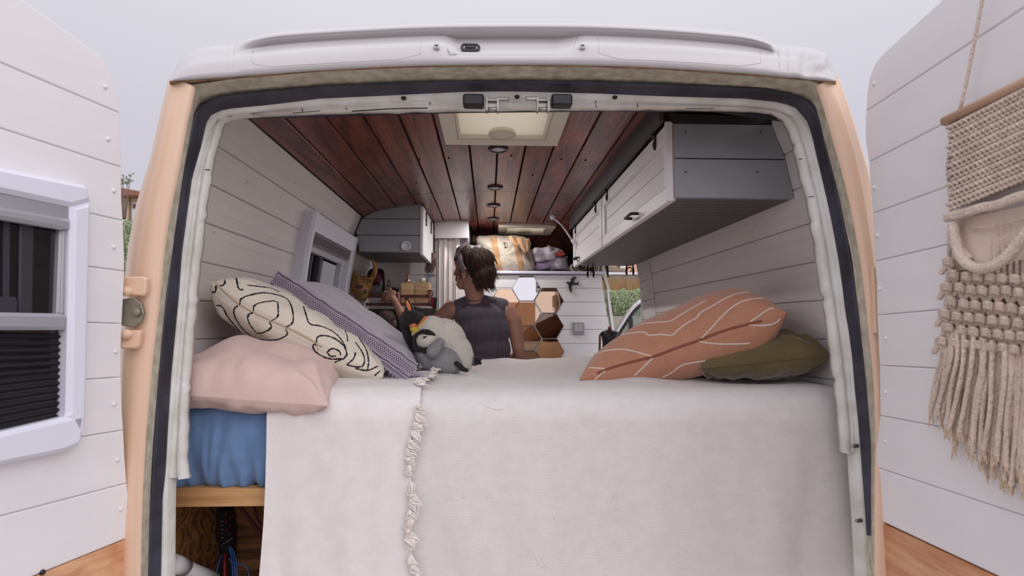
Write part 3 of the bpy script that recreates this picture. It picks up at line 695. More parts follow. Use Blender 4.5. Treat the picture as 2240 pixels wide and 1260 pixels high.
# window in the left door
def quadslab(mb, D_, pts, off, th, ch=0, mi=0): mb.slab([D_.P(x, y, off + th) - D_.n * th for x, y in pts], D_.n * th, ch, mi)
wf = MB()
quadslab(wf, LD, [(-140, 335), (190, 404), (198, 412), (203, 440), (158, 452), (-140, 390)], .001, .03, .008)
quadslab(wf, LD, [(158, 452), (203, 440), (203, 470), (193, 905), (182, 960), (148, 912), (150, 900), (158, 470)], .001, .03, .008)
quadslab(wf, LD, [(148, 912), (190, 902), (184, 962), (176, 975), (140, 990), (-140, 1048), (-140, 980)], .001, .03, .008)
wfo = wf.build('window_frame', plastic_w, ld)
m_ = MB(); quadslab(m_, LD, [(-140, 392), (150, 447), (158, 456), (158, 495), (-140, 452)], .004, .018, .004); quadslab(m_, LD, [(-140, 425), (140, 476), (158, 480), (158, 500), (140, 502), (-140, 455)], .012, .018, .006)
m_.build('blind_rail', plastic_g, wfo)
m_ = MB(); quadslab(m_, LD, [(-140, 680), (140, 686), (150, 690), (148, 722), (-140, 722)], .004, .022, .006); m_.build('blind_rail', plastic_g, wfo)
m_ = MB(); quadslab(m_, LD, [(132, 498), (155, 502), (151, 688), (125, 686)], .003, .012, .003); quadslab(m_, LD, [(138, 498), (146, 500), (142, 688), (133, 686)], .012, .006, .002); m_.build('blind_rail', plastic_g, wfo)
m_ = MB(); quadslab(m_, LD, [(-140, 440), (156, 470), (150, 930), (-140, 1010)], .0015, .0012); m_.build('window_pane', M('dark_window_glass', (14, 12, 16), .05, spec=.9), wfo)
# dark frames seen in the glass, built as raised bars on the pane
m_ = MB(); quadslab(m_, LD, [(8, 470), (22, 476), (20, 685), (6, 682)], .003, .003); quadslab(m_, LD, [(45, 480), (76, 484), (72, 686), (42, 686)], .003, .005, .002); quadslab(m_, LD, [(-20, 648), (36, 650), (40, 656), (40, 686), (-20, 686)], .004, .006, .002); m_.build('glass_frame_bar', M('dark_grey_bar', (52, 50, 58), .4), wfo)
m_ = MB()
for k in range(15):
    y = 731 + k * 14.2; yl = 722 + k * 20.0
    a = LD.P(-140, yl, .003); b = LD.P(148, y, .003); b2 = LD.P(148, y + 12, .003); a2 = LD.P(-140, yl + 16, .003); c = LD.P(141, y + 6, .010); c2 = LD.P(-140, yl + 9, .010)
    m_.add([a, b, c, c2, a2, b2], [(0, 1, 2, 3), (3, 2, 5, 4)], 0)
m_.build('pleated_blind', M('black_pleated_blind', (30, 27, 32), .7), wfo)
# ================================================================== hatches
def hatch(name, x0, x1, y0, y1, label, dome):
    zc = max(cz(x0), cz(x1)); zb = Z(cz((x0 + x1) / 2) - .022)
    t = thing(name, ((x0 + x1) / 2, (y0 + y1) / 2, zb), label, 'skylight')
    def ringbox(a, b, th, zlo, zhi, mb):
        mb.box(((x0 + x1) / 2, y0 + a + th / 2, (zlo + zhi) / 2), (x1 - x0 - 2 * a, th, zhi - zlo), ch=.003)
        mb.box(((x0 + x1) / 2, y1 - a - th / 2, (zlo + zhi) / 2), (x1 - x0 - 2 * a, th, zhi - zlo), ch=.003)
        mb.box((x0 + a + th / 2, (y0 + y1) / 2, (zlo + zhi) / 2), (th, y1 - y0 - 2 * a - 2 * th, zhi - zlo), ch=.003)
        mb.box((x1 - a - th / 2, (y0 + y1) / 2, (zlo + zhi) / 2), (th, y1 - y0 - 2 * a - 2 * th, zhi - zlo), ch=.003)
    m = MB(); ringbox(-.012, 0, .05, zb, Z(cz(x0)) + .03, m); m.build('hatch_frame', cream_solid, t)
    m = MB(); ringbox(.038, 0, .012, zb + .006, Z(.76), m); m.build('hatch_lining', cream_solid, t)
    m = MB()
    rows = []
    for i in range(9):
        row = []
        for k in range(9):
            u = i / 8; v = k / 8; s_ = math.sin(math.pi * u) * math.sin(math.pi * v)
            row.append(V((x0 + .045 + u * (x1 - x0 - .09), y0 + .045 + v * (y1 - y0 - .09), zb + .02 + .006 * s_ ** .5)))
        rows.append(row)
    m.grid(rows); m.build('hatch_panel', cream, t)
    m = MB(); c = V(((x0 + x1) / 2 + .0, y1 - .085, zb + .012)); m.lathe(c, [(.045, .01), (.05, 0), (.05, -.006), (.02, -.010)], 24, sx=1.0); m.build('hatch_knob', cream_solid, t)
    if dome:
        m = MB(); prof = []
        for z_, g_ in ((.80, .01), (.855, .01), (.893, -.012), (.905, -.04), (.908, -.10)):
            r_ = []
            for (sx_, sy_) in ((-1, -1), (1, -1), (1, 1), (-1, 1)):
                for a_ in range(4):
                    th = {(-1, -1): 180, (1, -1): 270, (1, 1): 0, (-1, 1): 90}[(sx_, sy_)] + a_ * 30; rr = .05
                    hx = .195 + g_; hy = (y1 - y0) / 2 + g_
                    r_.append(V(((x0 + x1) / 2 + (.009 if y0 < 2 else 0) + sx_ * (hx - rr) + rr * math.cos(R(th)), (y0 + y1) / 2 + sy_ * (hy - rr) + rr * math.sin(R(th)), Z(z_))))
            prof.append(r_)
        m.grid(prof, closev=True); m.add(prof[-1], [tuple(range(16))])
        m.build('hatch_dome', translucent('white_dome', (244, 242, 240), .7), t)
    return t
hatch('ceiling_hatch', HX0 + .0, HX1 - .0, HY0, HY1, 'large cream roof hatch in the wooden ceiling nearest the open doorway', True)
hatch('ceiling_hatch', .075, .445, 3.73, 4.05, 'small far cream roof hatch above the shelf with the tote bag', True)
# ceiling lights
def clight(px, py, label):
    p = at(px, py, 3); zc = .70 - .004; Y = 3 * zc / (p.z - 1.75) if p.z > 1.75 else 3
    c = at(px, py, Y); t = thing('ceiling_light', c, label, 'ceiling light', 'round lights down the middle of the ceiling')
    m = MB(); m.lathe(c, [(.026, .002), (.0255, -.003), (.036, -.0045), (.040, -.001), (.040, .006)], 32, cap=False); m.build('light_ring', M('dark_nickel', (60, 55, 58), .3, metal=.7), t)
    m = MB(); m.lathe(c, [(.0265, .001), (.0265, -.0022), (.0001, -.003)], 28); m.build('light_lens', M('frosted_lens', (206, 200, 212), .35), t)
    ld_ = bpy.data.lights.new('added_ceiling_fill', 'AREA'); ld_.shape = 'DISK'; ld_.size = .044; ld_.energy = {327: .9, 411: 1.2, 450: 2.1, 479: 2.2}[py]; ld_.color = (1.0, .97, .95)  # fixtures look unlit; this light is added to brighten the interior
    lo2 = bpy.data.objects.new('added_ceiling_fill', ld_); scene.collection.objects.link(lo2); lo2.parent = t; lo2.location = (0, 0, -.006)
for a in ((1090, 327, 'round ceiling light nearest the doorway, next to the large hatch'), (1083, 411, 'second round ceiling light from the doorway'), (1080, 450, 'third round ceiling light from the doorway'), (1079, 479, 'farthest small round ceiling light, before the far hatch')): clight(*a)
# ================================================================== left wall window
wt = thing('wall_window', (-.80, 2.62, Z(-.1)), 'white framed sliding window in the left wall with its blind half raised', 'window')
def WP(y, z, o):                                    # point on left wall at height z, o inward
    return V((CX - prof_x(z) + o, y, Z(z)))
def wallbox(mb, y0, y1, z0, z1, o0, o1, mi=0, ch=.004):
    n = max(1, int(abs(z1 - z0) / .05)); rows = []; c = min(ch, abs(y1 - y0) * .3)
    for k in range(n + 1):
        z = z0 + (z1 - z0) * k / n
        rows.append([WP(y0, z, o0), WP(y0, z, o1 - c), WP(y0 + c, z, o1), WP(y1 - c, z, o1), WP(y1, z, o1 - c), WP(y1, z, o0)])
    mb.grid(rows, mi, False, closev=True); mb.add(rows[0], [(0, 1, 2, 3, 4, 5)], mi); mb.add(rows[-1], [(0, 1, 2, 3, 4, 5)], mi)
m = MB(); wallbox(m, 2.28, 2.33, -.14, .475, -.005, .05, ch=.012); wallbox(m, 2.96, 3.02, -.14, .475, -.005, .05, ch=.008); wallbox(m, 2.286, 3.014, .396, .472, -.004, .0485, ch=.012); wallbox(m, 2.286, 3.014, -.16, -.09, -.005, .05, ch=.008)
m.build('window_frame', plastic_w, wt)
m = MB(); wallbox(m, 2.345, 2.96, .35, .395, 0, .035); wallbox(m, 2.345, 2.96, .32, .352, 0, .022); wallbox(m, 2.90, 2.96, -.1, .35, 0, .02); wallbox(m, 2.87, 2.892, -.1, .33, .0, .03); m.build('blind_rail', M('silver_plastic', (184, 182, 190), .35), wt)
m = MB()
for k in range(5): wallbox(m, 2.345, 2.95, .352 + k * .008, .356 + k * .008, .03, .042, ch=0)
m.build('blind', M('grey_pleat', (120, 114, 118), .7), wt)
m = MB(); wallbox(m, 2.33, 2.95, -.09, .33, -.02, -.016, ch=0); m.build('window_pane', M('dark_pane', (20, 18, 22), .04, spec=1.0), wt)
m = MB(); wallbox(m, 2.37, 2.40, -.09, .33, -.014, .004); wallbox(m, 2.47, 2.49, -.09, .33, -.014, .006); wallbox(m, 2.58, 2.61, -.09, .33, -.014, .010); m.build('sash', M('sash_grey', (70, 68, 76), .4), wt)
m = MB(); wallbox(m, 2.66, 2.88, -.09, .31, -.012, .002); m.build('sliding_panel', M('frosted_panel', (200, 204, 214), .25), wt)
# ================================================================== overhead cabinet, right
cy0, cy1 = 1.55, 3.39; xl = .523; zb_ = .372
ct = thing('overhead_cabinet', (.72, 2.5, Z(zb_)), 'grey and white overhead cabinet with two panelled doors along the right wall', 'cabinet')
m = MB()
def rwx(z): return CX + prof_x(z) - .002
ztp = .60
# end face: two broad boards
zs = [(.372, .485), (.489, .590)]
for a, b in zs: m.slab([V((.530, cy0, Z(a))), V((rwx(a), cy0, Z(a))), V((rwx(b), cy0, Z(b))), V((.530, cy0, Z(b)))], (0, .018, 0), 0)
m.build('end_panel', grey_board, ct)
for p in (at(1500, 289, 1.548), at(1664, 290, 1.548), at(1500, 376, 1.548), at(1657, 376, 1.548)): m = MB(); m.ell(p, .0028, n=8, m=5); m.build('panel_screw', M('dark_screw', (70, 66, 70), .5), ct)
m = MB(); m.slab([V((.53, cy0 - .004, Z(.592))), V((rwx(.59), cy0 - .004, Z(.592))), V((rwx(.59), cy0 - .004, Z(.612))), V((.53, cy0 - .004, Z(.62)))], (0, .02, 0)); m.build('top_strip', M('dark_strip', (52, 44, 46), .6), ct)
m = MB()
N_ = 46
for k in range(N_):
    ya = cy0 + .019 + (cy1 - cy0 - .019) * k / N_; yb = cy0 + .019 + (cy1 - cy0 - .019) * (k + 1) / N_ - .004
    m.slab([V((.535, ya, Z(.372))), V((rwx(.372), ya, Z(.372))), V((rwx(.372), yb, Z(.372))), V((.535, yb, Z(.372)))], (0, 0, .006), 0)
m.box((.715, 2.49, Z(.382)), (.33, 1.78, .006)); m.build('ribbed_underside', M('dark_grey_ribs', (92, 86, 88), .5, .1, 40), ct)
m = MB(); m.box((.546, 2.48, Z(.495)), (.012, 1.80, .24)); m.slab([V((.50, 1.56, Z(.60))), V((.50, 3.39, Z(.60))), V((.50, 3.39, Z(cz(.5) + .003))), V((.50, 1.56, Z(cz(.5) + .003)))], (.012, 0, 0)); m.build('face_rail', M('dark_face_rail', (70, 64, 68), .6), ct)
m = MB(); m.box((.5325, cy0 + .004, Z(.478)), (.006, .012, .235)); m.build('edge_strip', M('raw_edge', (168, 128, 88), .6), ct)
def cab_door(y0, y1, hy):
    fr = MB(); x = xl; z0 = .362; z1 = .598; t_ = .020; w_ = .048
    def fb(ya, yb, za, zb2, o=0): fr.box((x + t_ / 2 - 0, (ya + yb) / 2, Z((za + zb2) / 2)), (t_, yb - ya, zb2 - za), ch=.0025)
    fb(y0, y1, z0, z0 + w_); fb(y0, y1, z1 - w_, z1); fb(y0, y0 + w_, z0 + w_, z1 - w_); fb(y1 - w_, y1, z0 + w_, z1 - w_)
    d = fr.build('door', white_paint, ct)
    p = MB(); 
    for a, b in ((z0 + w_, .4788), (.4802, z1 - w_)): p.box((x + .013, (y0 + y1) / 2, Z((a + b) / 2)), (.008, y1 - y0 - 2 * w_, b - a), ch=.002)
    for (za, zb2) in ((z0 + w_, z0 + w_ + .008), (z1 - w_ - .008, z1 - w_)): p.box((x + .007, (y0 + y1) / 2, Z((za + zb2) / 2)), (.008, y1 - y0 - 2 * w_, zb2 - za), ch=.002)
    p.build('door_panel', M('panel_white', (222, 218, 220), .5), d)
    h = MB(); hz = Z(z0 + .030)
    h.tube([V((x + .002, hy - .045, hz)), V((x - .022, hy - .045, hz)), V((x - .026, hy - .04, hz)), V((x - .026, hy + .04, hz)), V((x - .022, hy + .045, hz)), V((x + .002, hy + .045, hz))], .0055, 8); h.build('door_handle', iron, d)
    for q in (y0 + .12, y1 - .12):
        g_ = MB(); zt_ = Z(.598)
        g_.box((x - .003, q, zt_ - .012), (.005, .018, .03), ch=.002); g_.tube([V((x - .006, q, zt_ + .004)), V((x - .006, q, zt_ - .006))], .010, 8)
        g_.lathe(V((x - .004, q, zt_ + .018)), [(.014, 0), (.013, .004), (.006, .005)], 10, V((-1, 0, 0))); g_.lathe(V((x - .004, q, zt_ - .03)), [(.010, 0), (.009, .004)], 10, V((-1, 0, 0))); g_.cap(V((x - .003, q, zt_ - .03)), V((x - .003, q, zt_ - .044)), .006, .004, 8)
        g_.build('hinge', iron, d)
cab_door(1.555, 2.50, 1.93); cab_door(2.52, 3.385, 3.18)
# pale mitred end edge of the first door facing the doorway
m = MB(); m.box((.5205 + .003, 1.552, Z(.478)), (.020, .012, .236), ch=.002); m.build('door_edge', white_paint, ct)
# swing arm fixed at the far end of the cabinet
sa = thing('swing_arm', at(1283, 545, 3.3), 'thin white arm with ball end beside the far cabinet door', 'arm')
m = MB(); m.tube([at(1212, 478, 3.3), at(1228, 492, 3.3), at(1240, 508, 3.3), at(1251, 526, 3.3)], [.004, .0045, .005, .006], 8); m.build('arm_rod', plastic_w, sa)
m = MB(); m.ell(at(1209, 475, 3.3), (.016, .012, .018)); m.build('ball_end', plastic_w, sa)
m = MB(); m.cap(at(1253, 527, 3.28), at(1272, 552, 3.28), .012, .013, 10); m.box(at(1270, 530, 3.26), (.015, .02, .03)); m.build('arm_holder', plastic_w, sa)
# ================================================================== hanging leather straps
for (x1, x2, y0, y1, lb) in ((1287, 1297, 566, 608, 'pair of brown cord loops hanging under the cabinet in front of the bird'), (1372, 1384, 564, 603, 'pair of brown cord loops hanging in front of the side opening')):
    Y = 3.36; mid_ = (x1 + x2) / 2; m = MB()
    for x in (x1, x2):
        s_ = -1 if x == x1 else 1
        m.tube([at(x + s_ * 1, y0 - 4, Y), at(x, y0 + 14, Y), at(x + s_ * 1.2, y0 + 22, Y), at(x + s_ * 1.6, y1 - 8, Y), at(x + s_ * 1.2, y1 - 1, Y)], [.0035, .0035, .006, .0075, .005], 8)
    m.tube([at(x1, y0 + 24, Y), at(mid_, y0 + 20, Y - .01), at(x2, y0 + 26, Y), at(mid_, y0 + 31, Y)], .0045, 8)
    tag(m.build('cord_loop', M('brown_cord', (84, 54, 40), .8, .3, 300)), lb, 'cord', 'cord loops under the cabinet')
# ================================================================== upper left cabinet
kt = thing('overhead_cabinet', (-.55, 3.27, Z(.38)), 'small grey boarded cabinet with a white door above the kitchen', 'cabinet')
Yk = 3.06
top_pts = [(791, 480), (800, 472), (815, 464), (835, 457), (850, 453), (870, 449.5), (890, 448), (921, 447)]
outl = top_pts + [(921, 553), (786, 550), (779, 506)]
m = MB(); ow_ = [at(x, y, Yk) for x, y in outl]
po = [(p.x, p.z) for p in ow_]
zc_ = [99, at(850, 478.5, Yk).z, at(850, 514.5, Yk).z, -99]
for hi, lo in zip(zc_, zc_[1:]):
    pc = clip(po, lo + .0015, hi - .0015)
    if len(pc) >= 3: m.slab([V((x, Yk + .012, z)) for x, z in pc], (0, -.012, 0), .003)
m.build('end_panel', grey_board, kt)
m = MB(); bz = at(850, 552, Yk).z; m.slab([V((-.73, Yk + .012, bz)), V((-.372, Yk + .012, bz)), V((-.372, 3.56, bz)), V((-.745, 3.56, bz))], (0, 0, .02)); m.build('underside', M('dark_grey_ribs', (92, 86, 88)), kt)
m = MB(); m.slab([V((-.72, Yk + .02, bz + .01)), V((-.40, Yk + .02, bz + .01)), V((-.40, Yk + .02, Z(.63))), V((-.6, Yk + .02, Z(.62))), V((-.70, Yk + .02, Z(.56)))], (0, .5, 0)); m.build('carcass', M('dark_carcass', (60, 55, 56), .8), kt)
m = MB(); xk = -.378
z0_ = bz - .012; z1_ = Z(.668)
m.box((xk, 3.32, (z0_ + z1_) / 2), (.018, .53, z1_ - z0_), ch=.002)
dk = m.build('door', white_paint, kt)
for q in (3.17, 3.44):
    m = MB(); 
    for s_ in range(4): m.lathe(V((xk + .010, q, Z(.645 - .02 * s_))), [(.012 - .002 * (s_ % 2), 0), (.009, .006)], 8, V((1, 0, 0)))
    m.build('hinge', iron, dk)
m = MB(); c = at(888, 538, Yk - .0); m.lathe(c + V((0, .0, 0)), [(.029, 0), (.028, .006), (.020, .009), (.018, .005), (.001, .006)], 28, V((0, -1, 0)))
for a in (45, 135, 225, 315): m.box(c + V((.025 * math.cos(R(a)), -.006, .025 * math.sin(R(a)))), (.008, .006, .008), ch=.001)
tag(m.build('round_vent', plastic_w), 'round white vent on the end of the small grey cabinet', 'vent')
# tassel hanging from the cabinet door
m = MB(); tp = at(947, 556, 3.5)
m.cap(tp, at(948, 566, 3.5), .012, .016, 10)
for k in range(70):
    a = random.uniform(-1, 1); b = random.uniform(-1, 1); e_ = at(937 + a * 8 + random.uniform(-2, 2), 592 + random.uniform(-9, 6) + a * 2, 3.5 + b * .02)
    s0 = at(948 + a * 4, 562, 3.5 + b * .01); mm = s0.lerp(e_, .5) + V((.01 * a + .006, 0, 0)); m.tube([s0, mm, e_], [.002, .0022, .0016], 4, cap=False)
tag(m.build('tassel', M('grey_brown_tassel', (120, 96, 90), .9, .3, 200, .4, 60)), 'shaggy grey brown tassel hanging at the corner of the small cabinet', 'tassel')
# ================================================================== pelmet and curtain
m = MB()
m.slab([at(950, 484, 3.62), at(1020, 483, 3.62), at(1021, 520, 3.62), at(951, 521, 3.62)], (0, .015, 0), .002)
p0 = at(1020, 483, 3.62); p1 = at(1021, 520, 3.62)
m.slab([p0, V((p0.x, 4.4, p0.z)), V((p1.x, 4.4, p1.z)), p1], (.012, 0, 0), .002); m.slab([at(950, 483, 3.63), at(1020, 482, 3.63), V((p0.x, 4.4, p0.z)), V((-.5, 4.4, p0.z))], (0, 0, .01))
tag(m.build('curtain_pelmet', white_paint), 'white boxed pelmet above the white curtain', 'pelmet')
rows = []; uvs = []
for i in range(30):
    v = i / 29; row = []; ur = []
    y = 519 + v * 300
    for k in range(70):
        u = k / 69; x = 953 + u * 52 + (2 * (1 - v) * (u - .5))
        dd = .009 * math.sin(u * 27 + 1.2 * math.sin(v * 3)) + .005 * math.sin(u * 63 + v * 2)
        if v < .2 and .45 < u < .8: dd += .02 * math.sin((u - .45) / .35 * math.pi) * (1 - v / .2)
        row.append(at(x, y, 3.66 + dd)); ur.append((u * .5, v * .9))
    rows.append(row); uvs.append(ur)
m = MB(); m.grid(rows, uv=uvs); tag(m.build('curtain', cloth('curtain_cotton', (236, 228, 226), 1200, .1)), 'thin white curtain hanging below the pelmet beside the person', 'curtain')
m = MB(); m.slab([at(1003, 545, 3.9), at(1012, 523, 3.9), at(1022, 545, 3.9)], (0, .01, 0)); tag(m.build('hanging_triangle', M('grey_metal_card', (150, 146, 144), .4)), 'small grey triangle hanging above the head of the person', 'ornament')
m = MB(); m.slab([at(1034, 514, 4.1), at(1040, 516, 4.1), at(1040, 600, 4.1), at(1034, 600, 4.1)], (0, .01, 0)); tag(m.build('wood_board', pine), 'narrow piece of orange wood left of the tote bag', 'board')
# ================================================================== bed
BZ = -.168
bt = thing('bed_frame', (CX, 2.05, Z(-1.05)), 'raw pine bed platform edge below the blue sheeted mattress', 'bed frame')
m = MB(); m.slab([at(371, 1068, 1.392), at(583, 1069, 1.392), V((.90, 1.392, Z(-.41))), V((.90, 1.392, Z(-.455))), at(583, 1107, 1.392), at(371, 1109, 1.392)], (0, .035, 0), .002); m.build('front_rail', pine, bt)
m = MB(); m.box((-.5, 1.45, Z(-.409)), (.6, .06, .008)); m.box((CX, 2.1, Z(-.420)), (1.68, 1.25, .014)); m.build('bed_board', wood('plywood_top', (206, 168, 122), (176, 136, 92), 'X', .6), bt)
for (x, y) in ((-.80, 2.68), (.86, 2.68), (.86, 1.47), (.05, 2.68)): m = MB(); m.box((x, y, Z(-.74)), (.045, .045, .62)); m.build('leg', pine, bt)
def sheet_mat(): return cloth('blue_sheet', (108, 136, 176), 1500, .08, .12, .8, .2, big=.15, bigs=9)
# mattress with gathered blue fitted sheet
rows = []
def msurf(x, s):
    """s 0..: top back -> front edge -> down the front"""
    pass
prof = [(2.74, -.41), (2.76, -.3), (2.74, -.19)] + [(y, -.178) for y in np.linspace(2.70, 1.50, 8)] + [(1.45, -.182), (1.42, -.19), (1.405, -.205), (1.398, -.24), (1.396, -.29), (1.398, -.33), (1.400, -.36), (1.402, -.38), (1.408, -.395), (1.42, -.402), (1.6, -.404)]
xs = np.linspace(-.832, .915, 260); 
for x in xs:
    col = []
    for k, (y, z) in enumerate(prof):
        dy = 0
        if k > 11 and y < 1.45:
            t = min(1, max(0, (-.2 - z) / .2))
            dy = -.012 * math.sin(t * math.pi) + t * (.009 * math.sin(x * 62 + 2.6 * math.sin(z * 14) + 2.5 * math.sin(x * 13)) + .005 * math.sin(x * 150 + z * 30) + .016 * noise.noise(V((x * 60, z * 9, 0)))) + .010 * t * noise.noise(V((x * 14 - z * 25, z * 16, 3)))
        col.append(V((x, y + dy, Z(z) + (.012 * t * noise.noise(V((x * 30, 1, 1))) if k > 18 else 0)))) if k > 11 and y < 1.45 else col.append(V((x, y, Z(z))))
    rows.append(col)
mt = MB(); mt.grid(rows); 
# denser front: subsurf
mo = mt.build('mattress', sheet_mat(), subsurf=1); tag(mo, 'mattress in a blue fitted sheet on the pine platform', 'mattress')
# blankets
def topz(x, y):
    n = noise.noise(V((x * 3.2, y * 5.0, 2.1))) * .016 + noise.noise(V((x * 9, y * 12, 5.5))) * .009
    n += .010 * math.exp(-((y - 2.5) / .12) ** 2) * (1 + noise.noise(V((x * 8, 3, 1))))
    n += .004 * math.sin(y * 34 + x * 9 + 2 * noise.noise(V((x * 4, y * 4, 0)))) * min(1, max(0, (y - 1.5) / .3))
    return BZ + .003 + n * min(1, max(.12, (y - 1.42) / .25))
def blanket(name, xl_f, xr_f, drop, lift, label, mat, xfl=0, folds=(0, 0), nx=200):
    """xl_f/xr_f: functions of arc length s (0 at far end) giving the x limits"""
    S = []; y = 2.80
    path = [(2.80, None)] 
    ys = list(np.linspace(2.80, 1.46, 70))
    for y in ys: S.append((y, 'top', 0))
    rr = .045; cyc = 1.46 - .0
    for k in range(1, 9):
        a = math.pi / 2 * k / 8; S.append((1.46 - (1.46 - 1.376) * math.sin(a), 'cur', (1.46 - 1.376) * .62 * (1 - math.cos(a))))
    for z in np.linspace(.062, drop, 60): S.append((1.376, 'drop', z))
    rows = []; uvs = []; s = 0; prev = None
    for i, (y, k, dz) in enumerate(S):
        v = i / (len(S) - 1)
        row = []; ur = []
        xl_ = xl_f(y, dz if k != 'top' else 0); xr_ = xr_f(y, dz if k != 'top' else 0)
        for j_ in range(nx):
            u = j_ / (nx - 1); x = xl_ + (xr_ - xl_) * u
            z = topz(x, y) + lift if k == 'top' else topz(x, 1.46) * 1 + lift - dz
            yy = y - lift
            if k == 'top' and y > 2.72: z -= (y - 2.72) * 1.6 * min(1, (y - 2.72) / .08)
            if k == 'drop':
                t = min(1, dz / .35); yy += t * (folds[0] * math.sin(x * 26 + 1.3 * math.sin(x * 7) + dz * .8) + .006 * noise.noise(V((x * 6, dz * 3, 9))) + folds[1] * noise.noise(V((x * 18, dz * 4, 4)))) - .004
            row.append(V((x, yy, Z(z)))); ur.append((x, s))
        if prev: s += (V((0, S[i][0], -S[i][2])) - V((0, S[i - 1][0], -S[i - 1][2]))).length
        prev = 1; rows.append(row); uvs.append([(q[0], s) for q in ur])
    m = MB(); m.grid(rows, uv=uvs); o = m.build(name, mat); return o, m
wool = cloth('white_wool', (236, 230, 228), 1100, .3, .05, .95, .3, big=.05, bigs=20)
wool2 = cloth('white_ribbed_wool', (232, 226, 224), 1000, .35, .05, .95, .3, sx_=1.6, sy_=.55, big=.05, bigs=20)
xR = lambda y, dz: .915 if dz < .1 else .915 + .0 
b2, mB2 = blanket('blanket', lambda y, dz: -.30, xR, .95, .0, '', wool2, folds=(.005, .006)); 
tag(b2, 'finely ribbed off-white blanket covering the right and middle of the bed', 'blanket')
def fx_(y, dz):                      # fringed edge
    base = -.178 + .012 * math.sin(y * 11 + dz * 9) + .006 * math.sin(dz * 31 + y * 23)
    return base + (max(0, y - 1.46)) * -.02
xl0 = at(581, 900, 1.376).x
b1, mB1 = blanket('blanket', lambda y, dz: xl0 + .004 * math.sin(dz * 8) + (.006 if dz < .3 else .006 - .015 * (dz - .3)), fx_, .95, .009, '', wool, folds=(.004, .006), nx=120)
tag(b1, 'plain off-white throw with a fringed edge over the left of the bed', 'blanket')
# fringe tassels along its edge
fr = MB(); path = [(y, 0) for y in np.linspace(2.30, 1.46, 40)] + [(1.376, dz) for dz in np.linspace(.03, .93, 44)]
for k, (y, dz) in enumerate(path):
    x = fx_(y, dz); top = dz == 0
    p = V((x, y - .012, Z(topz(x, y) + .012))) if top else V((x, 1.376 - .022, Z(topz(x, 1.46) - dz)))
    if random.random() < .18: continue
    n = random.randint(4, 7); a0 = random.uniform(-.5, .5); L_ = random.uniform(.022, .040)
    if top: d0 = V((math.cos(a0) * .8, math.sin(a0) - .7, 0)); nn = V((0, 0, 1))
    else: d0 = V((.45 + .35 * math.cos(a0 * 3), 0, -.85 + .3 * math.sin(a0))); nn = V((0, -1, 0))
    d0.normalize(); sd_ = d0.cross(nn)
    for q in range(n):
        f_ = (q / (n - 1) - .5); L2 = L_ * random.uniform(.8, 1.15); pts = []
        bow = random.uniform(.3, .7)
        for s_ in range(6):
            t = s_ / 5; pts.append(p + d0 * (L2 * t - .008) + sd_ * (f_ * .016 * math.sin(math.pi * min(1, t * 1.1)) + .004 * math.sin(t * 5 + a0 * 6)) + nn * (.006 * math.sin(math.pi * t) * bow + .001 * q % .003))
        fr.tube(pts, [.0012, .0020, .0023, .0022, .0018, .0010], 5, cap=False)
        if q % 3 == 0: fr.tube([pts[-1], pts[-1] + sd_ * .006 + nn * .003, pts[-2] + sd_ * .010, pts[-4] + sd_ * .009], .0015, 5, cap=False)
    if k % 2 == 0: fr.tube([p - sd_ * .006 + nn * .004, p + nn * .008, p + sd_ * .006 + nn * .004], .003, 6)
fo = fr.build('fringe', M('cream_wool_yarn', (234, 224, 216), .9, .3, 300), b1); fo['kind'] = 'stuff'
# loose threads and small pulls on the ribbed blanket
m = MB(); bb = mB2.bvh()
for pts in ([(1060, 886), (1074, 893), (1095, 896), (1102, 891)], [(1340, 1075), (1346, 1092), (1343, 1105), (1350, 1112)], [(1348, 860), (1346, 866)], [(1172, 1212), (1178, 1232), (1190, 1240)], [(1187, 1218), (1192, 1238)], [(1012, 1072), (1013, 1090)], [(1016, 1076), (1018, 1088)], [(980, 1066), (990, 1060), (991, 1054)], [(1430, 975), (1440, 985), (1445, 1000)], [(1210, 1120), (1212, 1135)]):
    m = MB(); drape(m, bb, pts, .0011, 0, .001, .7, 2)
    if m.v: m.build('loose_thread', M('loose_yarn', (238, 232, 226), .9), b2)
# ================================================================== below the bed
m = MB(); m.box((-.59, 1.80, Z(-.75)), (.48, .02, .60), mi=0, pk=(.2, .3, .9)); m.box((-.83, 1.58, Z(-.75)), (.02, .46, .6), mi=0, pk=(.6, .3, .4))
plyd = wood('diagonal_ply', (158, 108, 62), (92, 58, 34), 'X', .6, 14)
mp_ = [n for n in plyd.node_tree.nodes if n.type == 'MAPPING'][0]; mp_.inputs['Rotation'].default_value = (0, R(32), 0)
tag(m.build('plywood_panel', plyd), 'dark plywood sheet standing under the bed behind the wires', 'panel')
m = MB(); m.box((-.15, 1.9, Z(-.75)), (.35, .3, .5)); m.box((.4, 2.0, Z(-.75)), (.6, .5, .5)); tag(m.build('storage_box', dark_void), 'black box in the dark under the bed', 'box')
fbx = thing('fuse_block', at(490, 1170, 1.76), 'black electrical fuse block with wires under the bed', 'fuse block')
m = MB(); m.slab([at(470, 1108, 1.775), at(512, 1108, 1.775), at(518, 1160, 1.775), at(516, 1230, 1.775), at(508, 1262, 1.775), at(480, 1262, 1.775), at(470, 1215, 1.775)], (0, -.02, 0), .003); m.slab([at(478, 1112, 1.75), at(508, 1112, 1.75), at(510, 1180, 1.75), at(478, 1182, 1.75)], (0, -.02, 0), .004)
m.build('block_body', M('fuse_black', (34, 30, 34), .4), fbx)
m = MB()
for k in range(5): m.cap(at(483, 1140 + k * 9, 1.728), at(487, 1140 + k * 9, 1.726), .0035, .003, 8)
for k in range(7): m.cap(at(486 + k * 3.2, 1192 - k * 2, 1.728), at(488 + k * 3.2, 1189 - k * 2, 1.725), .003, .002, 8)
